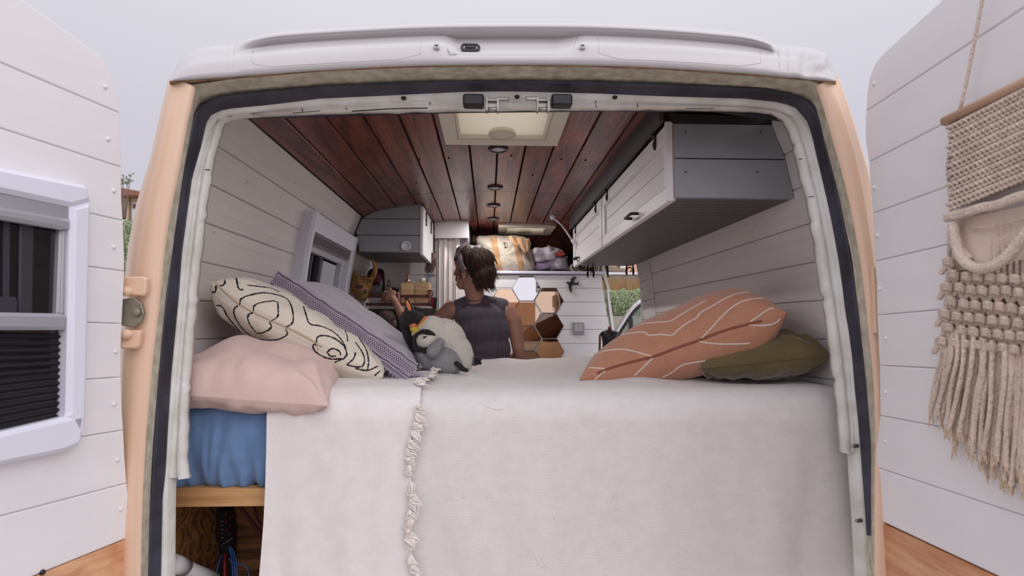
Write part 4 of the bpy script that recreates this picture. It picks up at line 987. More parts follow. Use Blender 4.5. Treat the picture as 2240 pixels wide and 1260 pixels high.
m.build('terminal_screw', steel, fbx)
m = MB()
for k in range(6):
    m.box(at(495 + (k % 2) * 8, 1122 + k * 9, 1.722), (.010, .006, .010), ch=.002)
m.build('fuse', M('fuse_dark_red', (70, 28, 34), .4), fbx)
def wire(pts, r_, mat, label, nm='wire', g=None):
    m = MB(); m.tube(smooth_line([at(*p) for p in pts], 2), r_, 8); tag(m.build(nm, mat), label, 'wire', g)
blue_w = M('blue_wire', (66, 110, 180), .4); red_w = M('red_wire', (150, 28, 40), .4)
for k, dx in enumerate((0, 5, 10)):
    wire([(500 + dx * .5, 1196, 1.72), (506 + dx, 1215, 1.70), (508 + dx, 1240, 1.68), (511 + dx, 1290, 1.66)], .0022, blue_w, ('leftmost', 'middle', 'rightmost')[k] + ' of the three straight blue wires under the fuse block', g='blue wires below the fuse block')
wire([(484, 1215, 1.71), (478, 1235, 1.69), (474, 1250, 1.68), (474, 1295, 1.68)], .0022, blue_w, 'blue wire hanging at the left of the red one')
wire([(500, 1222, 1.70), (510, 1233, 1.69), (530, 1233, 1.68), (542, 1240, 1.68), (550, 1285, 1.68)], .0022, blue_w, 'blue wire curling away to the right under the bed')
wire([(492, 1212, 1.72), (491, 1230, 1.70), (492, 1262, 1.69), (492, 1295, 1.69)], .005, red_w, 'thick red wire running down from the fuse block')
wire([(525, 1108, 1.74), (545, 1135, 1.74), (570, 1165, 1.74), (592, 1180, 1.74)], .005, M('dark_red_hose', (96, 22, 34), .5), 'dark red cable crossing behind the fuse block')
wire([(556, 1108, 1.76), (562, 1135, 1.76), (585, 1165, 1.76)], .003, M('dark_red_hose', (96, 22, 34), .5), 'thin dark red cable at the right under the bed')
m = MB(); m.tube([at(376, 1232, 1.5), at(403, 1241, 1.55)], .023, 16); m.tube([at(398, 1240, 1.55), at(470, 1268, 1.62)], .019, 16); tag(m.build('drain_pipe', white_paint), 'white plastic pipe low under the bed beside the door frame', 'pipe')
# ================================================================== cushions
def cushion(c4, Hu, Hd, n=64, pinch=.10, up=None, wr=.006, seed=0, pw=4, bias=(0, 0), wrs=9, sag=0.0, corner=.0, hp=.62):
    """c4 = corners front-left, front-right, back-right, back-left (world). returns MB, seam ring"""
    FL, FR, BR, BL = [V(p) for p in c4]; nrm = ((FR - FL).cross(BL - FL) + (BR - FR).cross(BR - BL) * 0).normalized()
    if up is not None and nrm.dot(V(up)) < 0: nrm = -nrm
    def base(s, t):
        s2 = s * (1 - pinch * (1 - t * t) * (1 if True else 0)); t2 = t * (1 - pinch * (1 - s * s))
        u = (s2 + 1) / 2; v = (t2 + 1) / 2
        return FL * (1 - u) * (1 - v) + FR * u * (1 - v) + BR * u * v + BL * (1 - u) * v - nrm * (sag * (1 - s * s) * (1 - t * t))
    wx = (FR - FL).length; wy = (BL - FL).length
    mb = MB(); 
    def side(sg, H):
        rows = []; uv = []
        for i in range(n + 1):
            s = math.sin((2 * i / n - 1) * math.pi / 2) * .5 + (2 * i / n - 1) * .5; row = []; ur = []
            for j_ in range(n + 1):
                t = math.sin((2 * j_ / n - 1) * math.pi / 2) * .5 + (2 * j_ / n - 1) * .5
                p = base(s, t); a = max(0, 1 - abs(s) ** pw); b = max(0, 1 - abs(t) ** pw)
                h = H * (a * b) ** hp * (1 + bias[0] * s + bias[1] * t)
                if wr:
                    e_ = (a * b) ** .5
                    edge = (1 - min(1, a * b * 1.3))
                    h += e_ * wr * (noise.noise(V((s * wrs * .35 + seed, t * wrs * .35, seed * 1.7))) * 1.6 + edge * 1.4 * noise.noise(V((s * wrs + seed, t * wrs, 4.2 + sg))))
                    # gathers running out to the corners
                    ang = math.atan2(1 - abs(t) + 1e-3, 1 - abs(s) + 1e-3); near = math.exp(-((1 - abs(s)) ** 2 + (1 - abs(t)) ** 2) * 3.0)
                    h += corner * near * math.sin(ang * 9 + seed) * e_
                row.append(p + nrm * (sg * h)); ur.append((s * wx / 2, t * wy / 2))
            rows.append(row); uv.append(ur)
        mb.grid(rows, uv=uv)
    side(1, Hu); side(-1, Hd)
    def edgept(k):
        q = []
        for i in range(41):
            s = 2 * i / 40 - 1; q.append({'f': base(s, -1), 'b': base(s, 1), 'l': base(-1, s), 'r': base(1, s)}[k])
        return q
    return mb, edgept, nrm
# terracotta cushion
c4 = [at(1266, 832, 1.66), at(1724, 684, 1.47), at(1655, 664, 1.85), at(1300, 818, 2.0)]
mb, ed, nr = cushion(c4, .104, .104, up=(0, 0, 1), pinch=.05, wr=.004, seed=3, bias=(.24, -.1), corner=.004)
terra = cloth('terracotta_knit', (198, 142, 114), 900, .35, .07, .95, .35, big=.06)
tc_ = mb.build('cushion', terra); tag(tc_, 'large terracotta cushion with thin cream zigzag lines leaning at the right', 'cushion'); bv = mb.bvh()
m = MB(); c6 = lambda L: [(1240 + x / 3.613, 600 + y / 3.613) for x, y in L]
for L in ([(220,635),(320,600),(430,590),(520,605),(600,630),(685,650)], [(685,655),(640,700),(590,750),(530,805)], [(350,505),(450,475),(600,452),(630,470),(645,487),(750,472),(820,487),(850,470),(880,440),(960,375),(1030,345),(1050,305),(1150,250),(1250,190),(1350,150),(1450,140),(1530,150)], [(540,400),(680,380),(820,375),(900,320),(1000,260),(1100,205)], [(1060,510),(1120,450),(1200,360),(1300,260),(1400,205),(1500,190),(1600,195)], [(1045,530),(1110,545),(1250,555),(1400,550),(1450,545)], [(1450,375),(1530,320),(1600,270),(1640,270)], [(1440,400),(1550,410),(1650,390),(1690,350)], [(165,745),(200,738),(320,748),(270,790),(215,835)], [(755,815),(830,780),(910,715),(1000,700),(1100,685)]):
    drape(m, bv, c6(L), .0030, 0, .0002, .35, 3.5, .12)
m.build('woven_line', M('cream_line_yarn', (226, 206, 190), .95, .4, 400), tc_)
m = MB(); drape(m, bv, c6([(240,782),(330,745),(500,695),(690,650),(870,580),(1050,520),(1250,440),(1450,390),(1540,368)]), .0036, 0, .0005, .5, 3.5); m.build('zip_seam', M('rust_zip', (140, 82, 66), .8), tc_)
# olive velvet cushion
c4 = [at(1532, 806, 1.56), at(1820, 776, 1.44), at(1685, 745, 1.78), at(1500, 782, 1.95)]
mb, ed, nr = cushion(c4, .066, .06, up=(0, 0, 1), pinch=.01, wr=.014, seed=11, wrs=9, corner=.014, hp=.48)
vel = M('olive_velvet', (104, 88, 48), .75, .12, 40, .25, 9, sheen=.6)
o = mb.build('cushion', vel); tag(o, 'flat olive green velvet cushion lying under the terracotta one', 'cushion')
m = MB(); q = ed('f'); m.tube(q, .0028, 6); m.build('piping', vel, o)
# pink pillow in front, its sister behind
pinkm = cloth('pink_cotton', (214, 186, 178), 1400, .10, .05, .85, .2, big=.16, bigs=7)
c4 = [at(345, 860, 1.335), at(718, 888, 1.335), at(745, 828, 1.68), at(520, 800, 1.80)]
mb, ed, nr = cushion(c4, .100, .045, up=(0, 0, 1), pinch=.0, wr=.020, seed=5, wrs=6, corner=.014, bias=(-.12, .0), hp=.5)
o = mb.build('pillow', pinkm); tag(o, 'plump pale pink pillow hanging over the front edge of the mattress', 'pillow')
c4 = [at(560, 820, 1.80), at(800, 812, 1.78), at(795, 790, 2.1), at(560, 780, 2.1)]
mb, ed, nr = cushion(c4, .05, .035, up=(0, 0, 1), pinch=.04, wr=.010, seed=8)
o = mb.build('pillow', cloth('dusky_pink_cotton', (196, 166, 156), 1400, .1, .05, .85, .2, big=.3)); tag(o, 'dusky pink pillow mostly hidden below the patterned cushion', 'pillow')
# cream cushion with black lines
c4 = [at(462, 598, 1.52), at(842, 828, 1.60), at(800, 745, 1.96), at(560, 600, 1.92)]
c4 = [at(460, 620, 1.52), at(838, 826, 1.64), at(850, 812, 2.0), at(572, 640, 1.93)]
mb, ed, nr = cushion(c4, .060, .086, up=(0, -.2, 1), pinch=.02, wr=.008, seed=2, bias=(-.22, -.1), corner=.010, hp=.46)
creamc = cloth('cream_knit', (232, 222, 206), 900, .35, .04, .95, .3, big=.06)
o = mb.build('cushion', creamc); tag(o, 'cream cushion with black hexagonal line pattern leaning on the left wall', 'cushion'); bv = mb.bvh()
m = MB(); c5 = lambda L: [(400 + x / 3.316, 560 + y / 3.316) for x, y in L]
LN = [[(290,105),(305,160),(305,210),(262,215)], [(378,115),(392,180),(402,242),(440,245)], [(465,210),(560,222),(640,232),(700,262)], [(415,355),(420,300),(560,265),(640,270),(750,300),(785,350),(803,430),(800,490),(745,515)], [(515,400),(512,360),(560,335),(688,322),(692,380),(695,440),(640,470)], [(512,408),(465,430),(480,490),(510,530),(548,570),(650,525),(628,478)], [(400,362),(370,380),(370,430),(430,530),(520,600),(640,612),(700,605),(765,570),(745,528)], [(245,358),(285,360),(330,450),(400,530),(460,590)], [(240,215),(240,262),(212,262)], [(215,150),(262,150)], [(875,365),(895,430),(915,498),(1000,505),(1100,550),(1170,630),(1195,720)], [(970,640),(972,580),(1040,575),(1120,605),(1185,670),(1190,735),(1100,770)], [(985,645),(935,640),(960,700),(1060,750),(1160,745)], [(1045,700),(1080,665),(1140,690),(1145,720)], [(1045,695),(1070,730),(1110,725)], [(900,370),(1000,410),(1130,470),(1190,560),(1195,620)], [(1150,470),(1250,560),(1330,670),(1350,760),(1340,830)], [(1250,625),(1310,710),(1320,780),(1290,810),(1190,790)], [(1250,700),(1245,740),(1190,790)], [(1415,800),(1340,835),(1250,815)], [(1430,835),(1390,868)]]
for L in LN: drape(m, bv, c5(L), .0024, 0, .0003, .4, 2.6, .35)
m.build('tufted_line', M('black_yarn', (46, 42, 46), .95, .3, 400), o)
m = MB(); drape(m, bv, c5([(235,195),(330,285),(420,360),(600,450),(760,520),(900,590),(1010,660)]), .0028, 0, .0004, .5, 3.5); drape(m, bv, c5([(968,640),(975,655),(985,680)]), .0012, 0, .001, 1, 2); m.build('zip_seam', M('tan_zip', (200, 176, 150), .8), o)
# lavender cushion with crochet border and fringe
c4 = [at(596, 616, 1.80), at(905, 822, 1.70), at(925, 806, 2.14), at(705, 628, 2.2)]
mb, ed, nr = cushion(c4, .058, .07, up=(0, -.2, 1), pinch=.02, wr=.006, seed=6, bias=(.12, .15), hp=.5)
lav = cloth('lavender_velvet', (182, 172, 186), 1300, .15, .05, .85, .5, big=.08)
lo_ = mb.build('cushion', lav); tag(lo_, 'lavender cushion with crochet trim and frayed edge behind the cream one', 'cushion'); bvl = mb.bvh()
# border flange hanging below the front seam: crochet band + fringe
pf = ed('f'); down = (V((0, -.35, -1)) * .6 + nr * -.2).normalized()
outp = []
band = MB(); yarn = MB(); frn = MB(); ny = 41
upv = (pf[0] - pf[-1]).cross(V((0, 1, 0))).normalized()
if upv.z < 0: upv = -upv
def bp(i, o_, off=0.0):     # point along front edge index i (float), o_ = distance down from the seam
    i = max(0, min(39.999, i)); k = int(i); p = pf[k].lerp(pf[k + 1], i - k)
    return p + upv * (.028 - o_) + V((0, -.010 - off - .10 * max(0, .04 - o_), 0)) + V((0, .004 * math.sin(i * 1.1), 0)) + upv * (.0045 * noise.noise(V((i * .22, 2.2, 0))) + .002 * noise.noise(V((i * .9, o_ * 20, 0))))
rows = [[bp(i * .5, o_, -.004) for i in range(80)] for o_ in np.linspace(-.012, .058, 6)]
uvs = [[(i * .0075, o_) for i in range(80)] for o_ in np.linspace(-.012, .058, 6)]
band.grid(rows, uv=uvs); band.build('border', M('lavender_border', (160, 148, 166), .95, .2, 200), lo_)
for o_ in (-.012, -.002, .030, .040): yarn.tube([bp(i * .5, o_, .003) for i in range(80)], .0022, 6)
for i in range(74):
    x = i * .54
    yarn.tube([bp(x, 0, .003), bp(x + .55, .014, .004), bp(x, .028, .003)], .0016, 5, cap=False); yarn.tube([bp(x + .55, 0, .003), bp(x, .014, .004), bp(x + .55, .028, .003)], .0016, 5, cap=False)
yarn.build('crochet_trim', M('lavender_yarn', (188, 176, 192), .95, .3, 300), lo_)
for i in range(170):
    x = i * .235 + random.uniform(-.1, .1); L_ = random.uniform(.008, .02)
    a = bp(x, .052, 0); frn.tube([a, a + V((random.uniform(-.004, .004), -.004, -L_ * .5)), a + V((random.uniform(-.008, .008), -.003, -L_))], [.0014, .0012, .0006], 4, cap=False)
pr = ed('r')
for i in range(110):
    k = i / 110 * 39.9; kk = int(k); a = pr[kk].lerp(pr[kk + 1], k - kk); L_ = random.uniform(.02, .05)
    frn.tube([a, a + V((L_ * .6, random.uniform(-.01, .01), .002)), a + V((L_, random.uniform(-.02, .01), -.012))], [.0018, .0016, .0008], 4, cap=False)
frn.build('frayed_fringe', M('lavender_yarn', (188, 176, 192)), lo_)['kind'] = 'stuff'
# ================================================================== plush penguins
def blob(name, mat, fn, parent, vox=.006, sm=3):
    m = MB(); fn(m); return m.build(name, mat, parent, remesh=vox, smooth_it=sm)
def fur(m, n, L, rad, base=None, jitter=.5, comb=V((0, 0, -1))):
    """short plush pile: thin triangles over the ellipsoid/mesh surface in m"""
    tris = []; cum = []; tot = 0
    for f in m.f:
        for k in range(1, len(f) - 1):
            a, b, c = m.v[f[0]], m.v[f[k]], m.v[f[k + 1]]; ar = (b - a).cross(c - a).length
            if ar > 1e-12: tot += ar; tris.append((a, b, c)); cum.append(tot)
    import bisect
    out = MB()
    for _ in range(n):
        a, b, c = tris[min(len(tris) - 1, bisect.bisect(cum, random.random() * tot))]; u = random.random(); v = random.random()
        if u + v > 1: u, v = 1 - u, 1 - v
        p = a + (b - a) * u + (c - a) * v; nn = (b - a).cross(c - a).normalized()
        d = (nn + comb * .5 + V((random.uniform(-1, 1), random.uniform(-1, 1), random.uniform(-1, 1))) * jitter).normalized()
        sdv = d.cross(V((random.uniform(-1, 1), random.uniform(-1, 1), random.uniform(-1, 1)))).normalized() * rad
        out.add([p - sdv, p + sdv, p + d * L * random.uniform(.6, 1.2)], [(0, 1, 2)])
    return out
def baked(mbfn, vox, it):
    """voxel-remesh the union and return it as an MB"""
    m = MB(); mbfn(m); o = m.build('tmp_shape', [], None, remesh=vox, smooth_it=it); loc = o.location.copy()
    dg = bpy.context.evaluated_depsgraph_get(); ev = o.evaluated_get(dg); me = ev.to_mesh()
    r = MB(); r.add([v.co + loc for v in me.vertices], [tuple(p.vertices) for p in me.polygons], 0, True); ev.to_mesh_clear()
    bpy.data.objects.remove(o, do_unlink=True); return r
def plush(name, mat, fn, parent, vox=.005, it=4, nf=5000, L=.007, comb=V((0, 0, -1)), rad=.0004):
    b = baked(fn, vox, it); L *= .62; nf = int(nf * 1.5)
    if nf: f = fur(b, nf, L, rad, comb=comb); k = len(b.v); b.add(f.v, f.f, 0, False)
    return b.build(name, mat, parent, recalc=False)
fb_ = lambda n, c, v=.06: M(n, c, .95, .35, 220, v, 25, sheen=.3)
Yp = 1.90
pg = thing('plush_penguin', at(985, 812, Yp), 'large black and white plush penguin leaning back on the bed', 'soft toy')
Pp = lambda x, y, d=0: at(x, y, Yp + d)
def body_fn(m):
    m.cap(Pp(944, 728, .0), Pp(992, 772, .03), .058, .066, 20); m.ell(Pp(968, 748, .02), (.082, .07, .082)); m.ell(Pp(1002, 782, .03), (.055, .055, .055)); m.ell(Pp(1018, 800, .04), .022)
plush('body', fb_('white_plush', (224, 218, 208)), body_fn, pg, nf=9000, comb=V((.6, 0, -.8)))
def head_fn(m):
    m.ell(Pp(899, 696, -.02), (.036, .036, .032)); m.ell(Pp(912, 700, 0), (.034, .034, .030)); m.cap(Pp(889, 702, 0), Pp(898, 735, .0), .026, .024, 16); m.cap(Pp(898, 735, .0), Pp(915, 770, .03), .024, .02, 16)
    m.cap(Pp(924, 701, .01), Pp(900, 700, 0), .022, .03, 14)
plush('head', fb_('black_plush', (30, 27, 30), .3), head_fn, pg, nf=6000, L=.005)
m = MB(); m.cap(Pp(899, 688, -.01), Pp(889, 654, -.03), .019, .007, 14); m.cap(Pp(889, 654, -.03), Pp(887.5, 650, -.03), .007, .003, 10); m.build('beak', fb_('black_plush', (30, 27, 30)), pg, remesh=.003, smooth_it=3)
m = MB(); bp0 = [Pp(889, 657, -.042), Pp(893, 668, -.040), Pp(898, 684, -.037)]; m.tube(bp0, [.003, .0065, .0055], 10, flat=.5, up=V((0, 1, 0))); m.build('beak_stripe', M('orange_felt', (240, 142, 84), .8), pg)
m = MB(); m.ell(Pp(893.5, 694, -.052), .0042); m.build('eye', M('brown_glass_eye', (60, 34, 26), .08), pg)
ye = fb_('yellow_plush', (236, 214, 78), .1); oe = fb_('orange_plush', (240, 150, 96), .1); cr_ = fb_('cream_plush', (236, 226, 190), .1)
plush('cheek_patch', oe, lambda m: m.cap(Pp(903, 709, -.035), Pp(904, 713, -.036), .012, .013, 12), pg, nf=900, L=.005, vox=.003)
plush('cheek_patch', ye, lambda m: m.cap(Pp(905, 718, -.035), Pp(909, 724, -.034), .013, .012, 12), pg, nf=900, L=.005, vox=.003)
plush('neck_patch', cr_, lambda m: m.cap(Pp(908, 730, -.033), Pp(914, 726, -.02), .012, .012, 12), pg, nf=700, L=.006, vox=.003)
plush('neck_patch', oe, lambda m: (m.cap(Pp(931, 697, -.02), Pp(921, 710, -.03), .008, .009, 12)), pg, nf=900, L=.006, vox=.003)
plush('neck_patch', fb_('pale_yellow_plush', (240, 220, 150)), lambda m: (m.cap(Pp(931, 706, -.035), Pp(918, 716, -.038), .008, .007, 12)), pg, nf=600, L=.006, vox=.003)
for q in range(3):
    m = MB(); m.cap(Pp(1030, 782 + q * 6, .03), Pp(1040, 784 + q * 6, .02), .009, .008, 10); m.build('toe', M('slate_felt', (92, 92, 100), .85, .2, 200), pg, remesh=.003, smooth_it=2)
for q in range(2):
    m = MB(); m.cap(Pp(1042, 785 + q * 8, .015), Pp(1050, 786 + q * 8, .01), .008, .007, 10); m.build('claw', M('black_felt', (34, 32, 34), .85, .2, 200), pg, remesh=.003, smooth_it=2)
# baby
Yb = 1.82; Pb = lambda x, y, d=0: at(x, y, Yb + d)
bb_ = thing('plush_penguin', at(965, 820, Yb), 'small grey plush baby penguin lying against the large penguin', 'soft toy')
plush('body', fb_('grey_plush', (158, 156, 158)), lambda m: (m.ell(Pb(968, 790, .0), (.056, .045, .044)), m.ell(Pb(952, 780, .01), (.046, .042, .040)), m.ell(Pb(932, 776, .0), (.030, .03, .026)), m.ell(Pb(985, 798, .0), (.040, .035, .030)), m.cap(Pb(925, 770, .02), Pb(940, 790, 0), .026, .03)), bb_, nf=9000, L=.006, comb=V((.5, -.2, -.7)))
plush('wing', fb_('grey_plush', (158, 156, 158)), lambda m: (m.cap(Pb(962, 750, -.045), Pb(947, 769, -.05), .016, .020, 14)), bb_, nf=2500, L=.006, vox=.004)
plush('head', fb_('white_plush', (230, 224, 216)), lambda m: (m.ell(Pb(934, 745, -.02), (.033, .03, .026)), m.ell(Pb(944, 742, -.02), (.022, .026, .024))), bb_, nf=3500, L=.006, vox=.004)
plush('collar', fb_('black_plush', (30, 27, 30)), lambda m: (m.cap(Pb(910, 745, .0), Pb(912, 760, -.01), .012, .013), m.cap(Pb(912, 760, -.01), Pb(936, 766, -.032), .013, .012), m.cap(Pb(908, 738, 0), Pb(920, 728, -.02), .010, .008)), bb_, nf=2500, L=.005, vox=.004)
plush('crown', fb_('black_plush', (30, 27, 30)), lambda m: (m.cap(Pb(923, 725, -.03), Pb(937, 727, -.036), .007, .009), m.cap(Pb(937, 727, -.036), Pb(948, 733, -.034), .009, .007)), bb_, nf=1200, L=.005, vox=.003)
m = MB(); m.cap(Pb(927, 738, -.052), Pb(932, 736, -.052), .0028, .002, 8); m.build('eye', M('black_felt', (34, 32, 34)), bb_)
for q in ((999, 795, 1010, 803), (1008, 805, 1020, 810)):
    m = MB(); m.cap(Pb(q[0], q[1], -.035), Pb(q[2], q[3], -.04), .009, .0075, 10); m.build('foot', M('black_felt', (34, 32, 34)), bb_, remesh=.003, smooth_it=2)
# ================================================================== person (seated, seen from behind, head turned to the left)
YP = 2.95; Q = lambda x, y, d=0: at(x, y, YP + d)
seat = thing('stool', (.0, 3.0, Z(-1.05)), 'low wooden stool under the seated person', 'stool')
m = MB(); m.box((-.02, 3.0, Z(-.615)), (.42, .36, .04), ch=.006); m.build('seat', pine, seat)
for sx_ in (-1, 1):
    for sy_ in (-1, 1):
        m = MB(); m.bar((-.02 + sx_ * .17, 3.0 + sy_ * .14, Z(-1.05)), (-.02 + sx_ * .16, 3.0 + sy_ * .13, Z(-.63)), .035, .035); m.build('leg', pine, seat)
per = thing('person', (-.02, 2.98, Z(-.56)), 'person with short brown hair and a dark sleeveless top reaching left, seen from behind', 'person')
skin = M('skin', (178, 130, 112), .5, .04, 120, .10, 8)
def trunk(m):
    # pelvis, waist, ribcage, shoulders
    m.ell(V((-.02, 2.98, Z(-.46))), (.165, .12, .12)); m.ell(V((-.02, 2.97, Z(-.34))), (.14, .10, .12))
    m.ell(Q(1060, 768, .02), (.125, .095, .13)); m.ell(Q(1056, 722, .02), (.140, .10, .13)); m.ell(Q(1054, 692, .02), (.135, .082, .075))
    m.cap(Q(1004, 678, .03), Q(1104, 676, .03), .044, .044, 16)
    m.cap(Q(1040, 662, .02), Q(1037, 628, -.005), .056, .048, 18)     # neck
    m.cap(Q(1020, 664, .02), Q(1000, 674, .03), .036, .040); m.cap(Q(1060, 664, .02), Q(1092, 672, .03), .038, .040)
    for s_ in (-1, 1): m.cap(V((-.02 + s_ * .09, 3.0, Z(-.48))), V((-.02 + s_ * .12, 3.38, Z(-.50))), .082, .06); m.cap(V((-.02 + s_ * .12, 3.38, Z(-.50))), V((-.02 + s_ * .12, 3.42, Z(-.98))), .055, .038); m.cap(V((-.02 + s_ * .12, 3.40, Z(-1.0))), V((-.02 + s_ * .12, 3.52, Z(-1.02))), .035, .026)
def armR(m):
    m.cap(Q(1108, 682, .03), Q(1124, 702, .02), .050, .044, 16); m.cap(Q(1124, 702, .02), Q(1134, 762, .01), .043, .034, 16); m.cap(Q(1134, 762, .01), Q(1136, 778, .02), .034, .032, 16)
    m.cap(Q(1137, 776, .02), Q(1100, 796, .17), .031, .022, 16)
    w_ = Q(1100, 796, .17); m.ell(w_ + V((-.03, .03, -.01)), (.045, .03, .02))
    for k in range(4): m.cap(w_ + V((-.06, .02 + .018 * k, -.015)), w_ + V((-.10, .02 + .016 * k, -.03)), .009, .007, 8)
    m.cap(w_ + V((-.02, 0, .0)), w_ + V((-.06, -.01, -.01)), .010, .008, 8)
def armL(m):
    m.cap(Q(988, 678, .03), Q(968, 694, .05), .052, .044, 16); m.cap(Q(968, 694, .05), Q(912, 742, .10), .043, .033, 16)
    m.cap(Q(912, 744, .10), Q(893, 728, .12), .034, .034, 16); m.cap(Q(893, 728, .12), Q(884, 700, .17), .035, .031, 16); m.cap(Q(884, 700, .17), Q(866, 664, .24), .030, .020, 16)
# hand: palm, four bent fingers, thumb leaving its side
HB = Q(866, 664, .24)
def hand(m):
    d = lambda x, y, k=0: at(x, y, YP + .25 + k)
    m.cap(d(864, 660, 0), d(857, 650, .0), .020, .022, 12); m.cap(d(853, 644, .0), d(861, 641, .0), .018, .017, 12); m.cap(d(849, 653, .0), d(856, 646, 0), .017, .018, 12)
    for (a, b, c, e_, r_) in (((848, 642), (841, 638), (836, 641), 0, .0085), ((846, 648), (838, 645), (833, 649), .01, .009), ((846, 654), (838, 653), (834, 658), .012, .0085), ((849, 659), (842, 660), (838, 665), .01, .0075)):
        m.cap(d(*a, 0), d(*b, e_ + .01), r_ * 1.1, r_, 8); m.cap(d(*b, e_ + .01), d(*c, e_ + .04), r_, r_ * .8, 8)
    m.cap(d(860, 640, -.005), d(853, 633, .01), .0105, .009, 8); m.cap(d(853, 633, .01), d(846, 631, .03), .009, .0075, 8)
def headf(m):
    m.ell(Q(1040, 577, .0), (.088, .078, .090)); m.ell(Q(1024, 585, .0), (.066, .066, .088))
    # face in profile towards -x
    m.ell(Q(1011, 573, .01), (.040, .055, .062)); m.ell(Q(1011, 600, .01), (.036, .048, .055)); m.cap(Q(1009, 624, .012), Q(1022, 622, .01), .024, .030, 12); m.cap(Q(1020, 624, -.02), Q(1036, 610, -.04), .020, .022, 12)
    m.ell(Q(1001, 588, .012), (.012, .032, .012)); m.cap(Q(999.5, 588, .012), Q(994.5, 599.5, .012), .007, .0085, 10); m.ell(Q(997, 600, .012), (.010, .015, .007))
    m.ell(Q(999.5, 609, .012), (.011, .018, .006)); m.ell(Q(1000, 613.5, .012), (.011, .018, .006)); m.ell(Q(1003, 622, .012), (.014, .018, .013)); m.ell(Q(998, 575, .012), (.010, .03, .016))
m = MB(); trunk(m); armR(m); armL(m); headf(m)
m.cap(Q(866, 664, .24), Q(863, 658, .25), .020, .020, 12); hand(m)
m.cap(Q(1035, 640, 0), Q(1030, 610, 0), .044, .048, 14)
m.build('body', skin, per, remesh=.0042, smooth_it=5)
# ear with earring
m = MB(); e0 = Q(1013.5, 600, -.066)
ring = [e0 + V((.010 * math.cos(a) + .002, .004 * math.cos(a), .017 * math.sin(a))) for a in np.linspace(R(-110), R(200), 14)]
m.tube(ring, .0042, 8); m.ell(e0 + V((.002, .006, 0)), (.008, .007, .013)); m.ell(e0 + V((.0, .0, -.016)), (.005, .005, .006)); m.build('ear', skin, per, remesh=.0022, smooth_it=3)
m = MB(); c = Q(1015, 611, -.076); m.tube([c + V((.0055 * math.cos(a), .003 * math.cos(a), .0065 * math.sin(a))) for a in np.linspace(R(-200), R(110), 16)], .0012, 6); m.build('earring', M('gold', (230, 180, 120), .25, metal=1.0), per)
m = MB(); m.ell(Q(1000.5, 588.5, -.006), (.006, .007, .005)); m.build('eye', M('eye_white', (220, 214, 208), .2), per)
m = MB(); m.tube([Q(999, 586.5, -.012), Q(1001.5, 585.8, -.02), Q(1004, 587.5, -.028)], .0016, 5); m.tube([Q(999, 578, -.014), Q(1003, 577, -.03), Q(1007, 579, -.04)], .0022, 5, flat=.5); m.build('brow', M('brow_brown', (50, 34, 28), .8), per)
# hair: mass plus many locks
hairm = M('brown_hair', (66, 44, 35), .45, .4, 260, .45, 30, stretch=(1, 1, .15), col2=(34, 22, 19))
hair_l = M('brown_hair_light', (92, 62, 46), .4, .4, 260, .3, 30, stretch=(1, 1, .15))
def hairf(m):
    m.ell(Q(1044, 572, -.012), (.094, .082, .088)); m.ell(Q(1056, 596, -.02), (.076, .072, .075)); m.ell(Q(1026, 561, -.012), (.072, .076, .062)); m.ell(Q(1058, 614, -.03), (.060, .055, .045)); m.cap(Q(1006, 566, .0), Q(1014, 556, 0), .034, .05); m.cap(Q(1006, 575, -.035), Q(1012, 590, -.05), .012, .012)
hb = baked(hairf, .006, 3)
rnd = random.Random(3)
hbv = hb.bvh()
for k in range(1900):
    a = rnd.uniform(0, 1); px = rnd.uniform(1008, 1078); py = rnd.uniform(532, 622)
    d = ray(px, py).normalized(); h_, nn, _, dist = hbv.ray_cast(CAM, d)
    if h_ is None: continue
    if nn.dot(d) > 0: nn = -nn
    out = px - 1022; fall = V(((out) / 60 * .028 + rnd.uniform(-.012, .014), rnd.uniform(-.004, .012), -.034 - .012 * rnd.random()))
    fall = fall - nn * fall.dot(nn) * .85
    L_ = rnd.uniform(.6, 1.5); curl = V((rnd.uniform(-.012, .016), 0, 0))
    pts = [h_ - nn * .001 - fall * .05, h_ + nn * .0018 + fall * L_ * .35, h_ + nn * .002 + fall * L_ * .75 + curl * .3, h_ - nn * .003 + fall * L_ * 1.1 + curl * .5]
    r_ = rnd.uniform(.0006, .0017); hb.tube(smooth_line(pts, 1), [r_ * .6, r_, r_ * 1.1, r_, r_ * .7, r_ * .3][:len(smooth_line(pts, 1))] if len(smooth_line(pts, 1)) <= 6 else [r_ * max(.25, 1 - abs(i_ / (len(smooth_line(pts, 1)) - 1) - .45) * 1.4) for i_ in range(len(smooth_line(pts, 1)))], 5, 1 if rnd.random() < .22 + .25 * (px > 1045) else 0, False)
# wisps at the nape and at the side
for k in range(46):
    x = rnd.uniform(1036, 1076); y = rnd.uniform(612, 626); p = Q(x, y, -.055 + rnd.uniform(0, .05))
    e_ = p + V((rnd.uniform(-.016, .022), rnd.uniform(-.01, .01), -rnd.uniform(.012, .040))); hb.tube([p + V((0, 0, .02)), p.lerp(e_, .5) + V((rnd.uniform(-.005, .008), -.003, 0)), e_], [.0014, .0012, .0004], 5, 0, False)
for k in range(26):
    y = rnd.uniform(570, 622); p = Q(1078 + 4 * math.sin((y - 560) / 62 * 3.1) - 3, y, -.01); e_ = p + V((rnd.uniform(-.004, .009), 0, rnd.uniform(-.035, -.012))); hb.tube([p - V((.01, 0, -.015)), p, e_], [.002, .002, .0007], 5, rnd.random() < .3, False)
hb.build('hair', [hairm, hair_l], per, recalc=False)
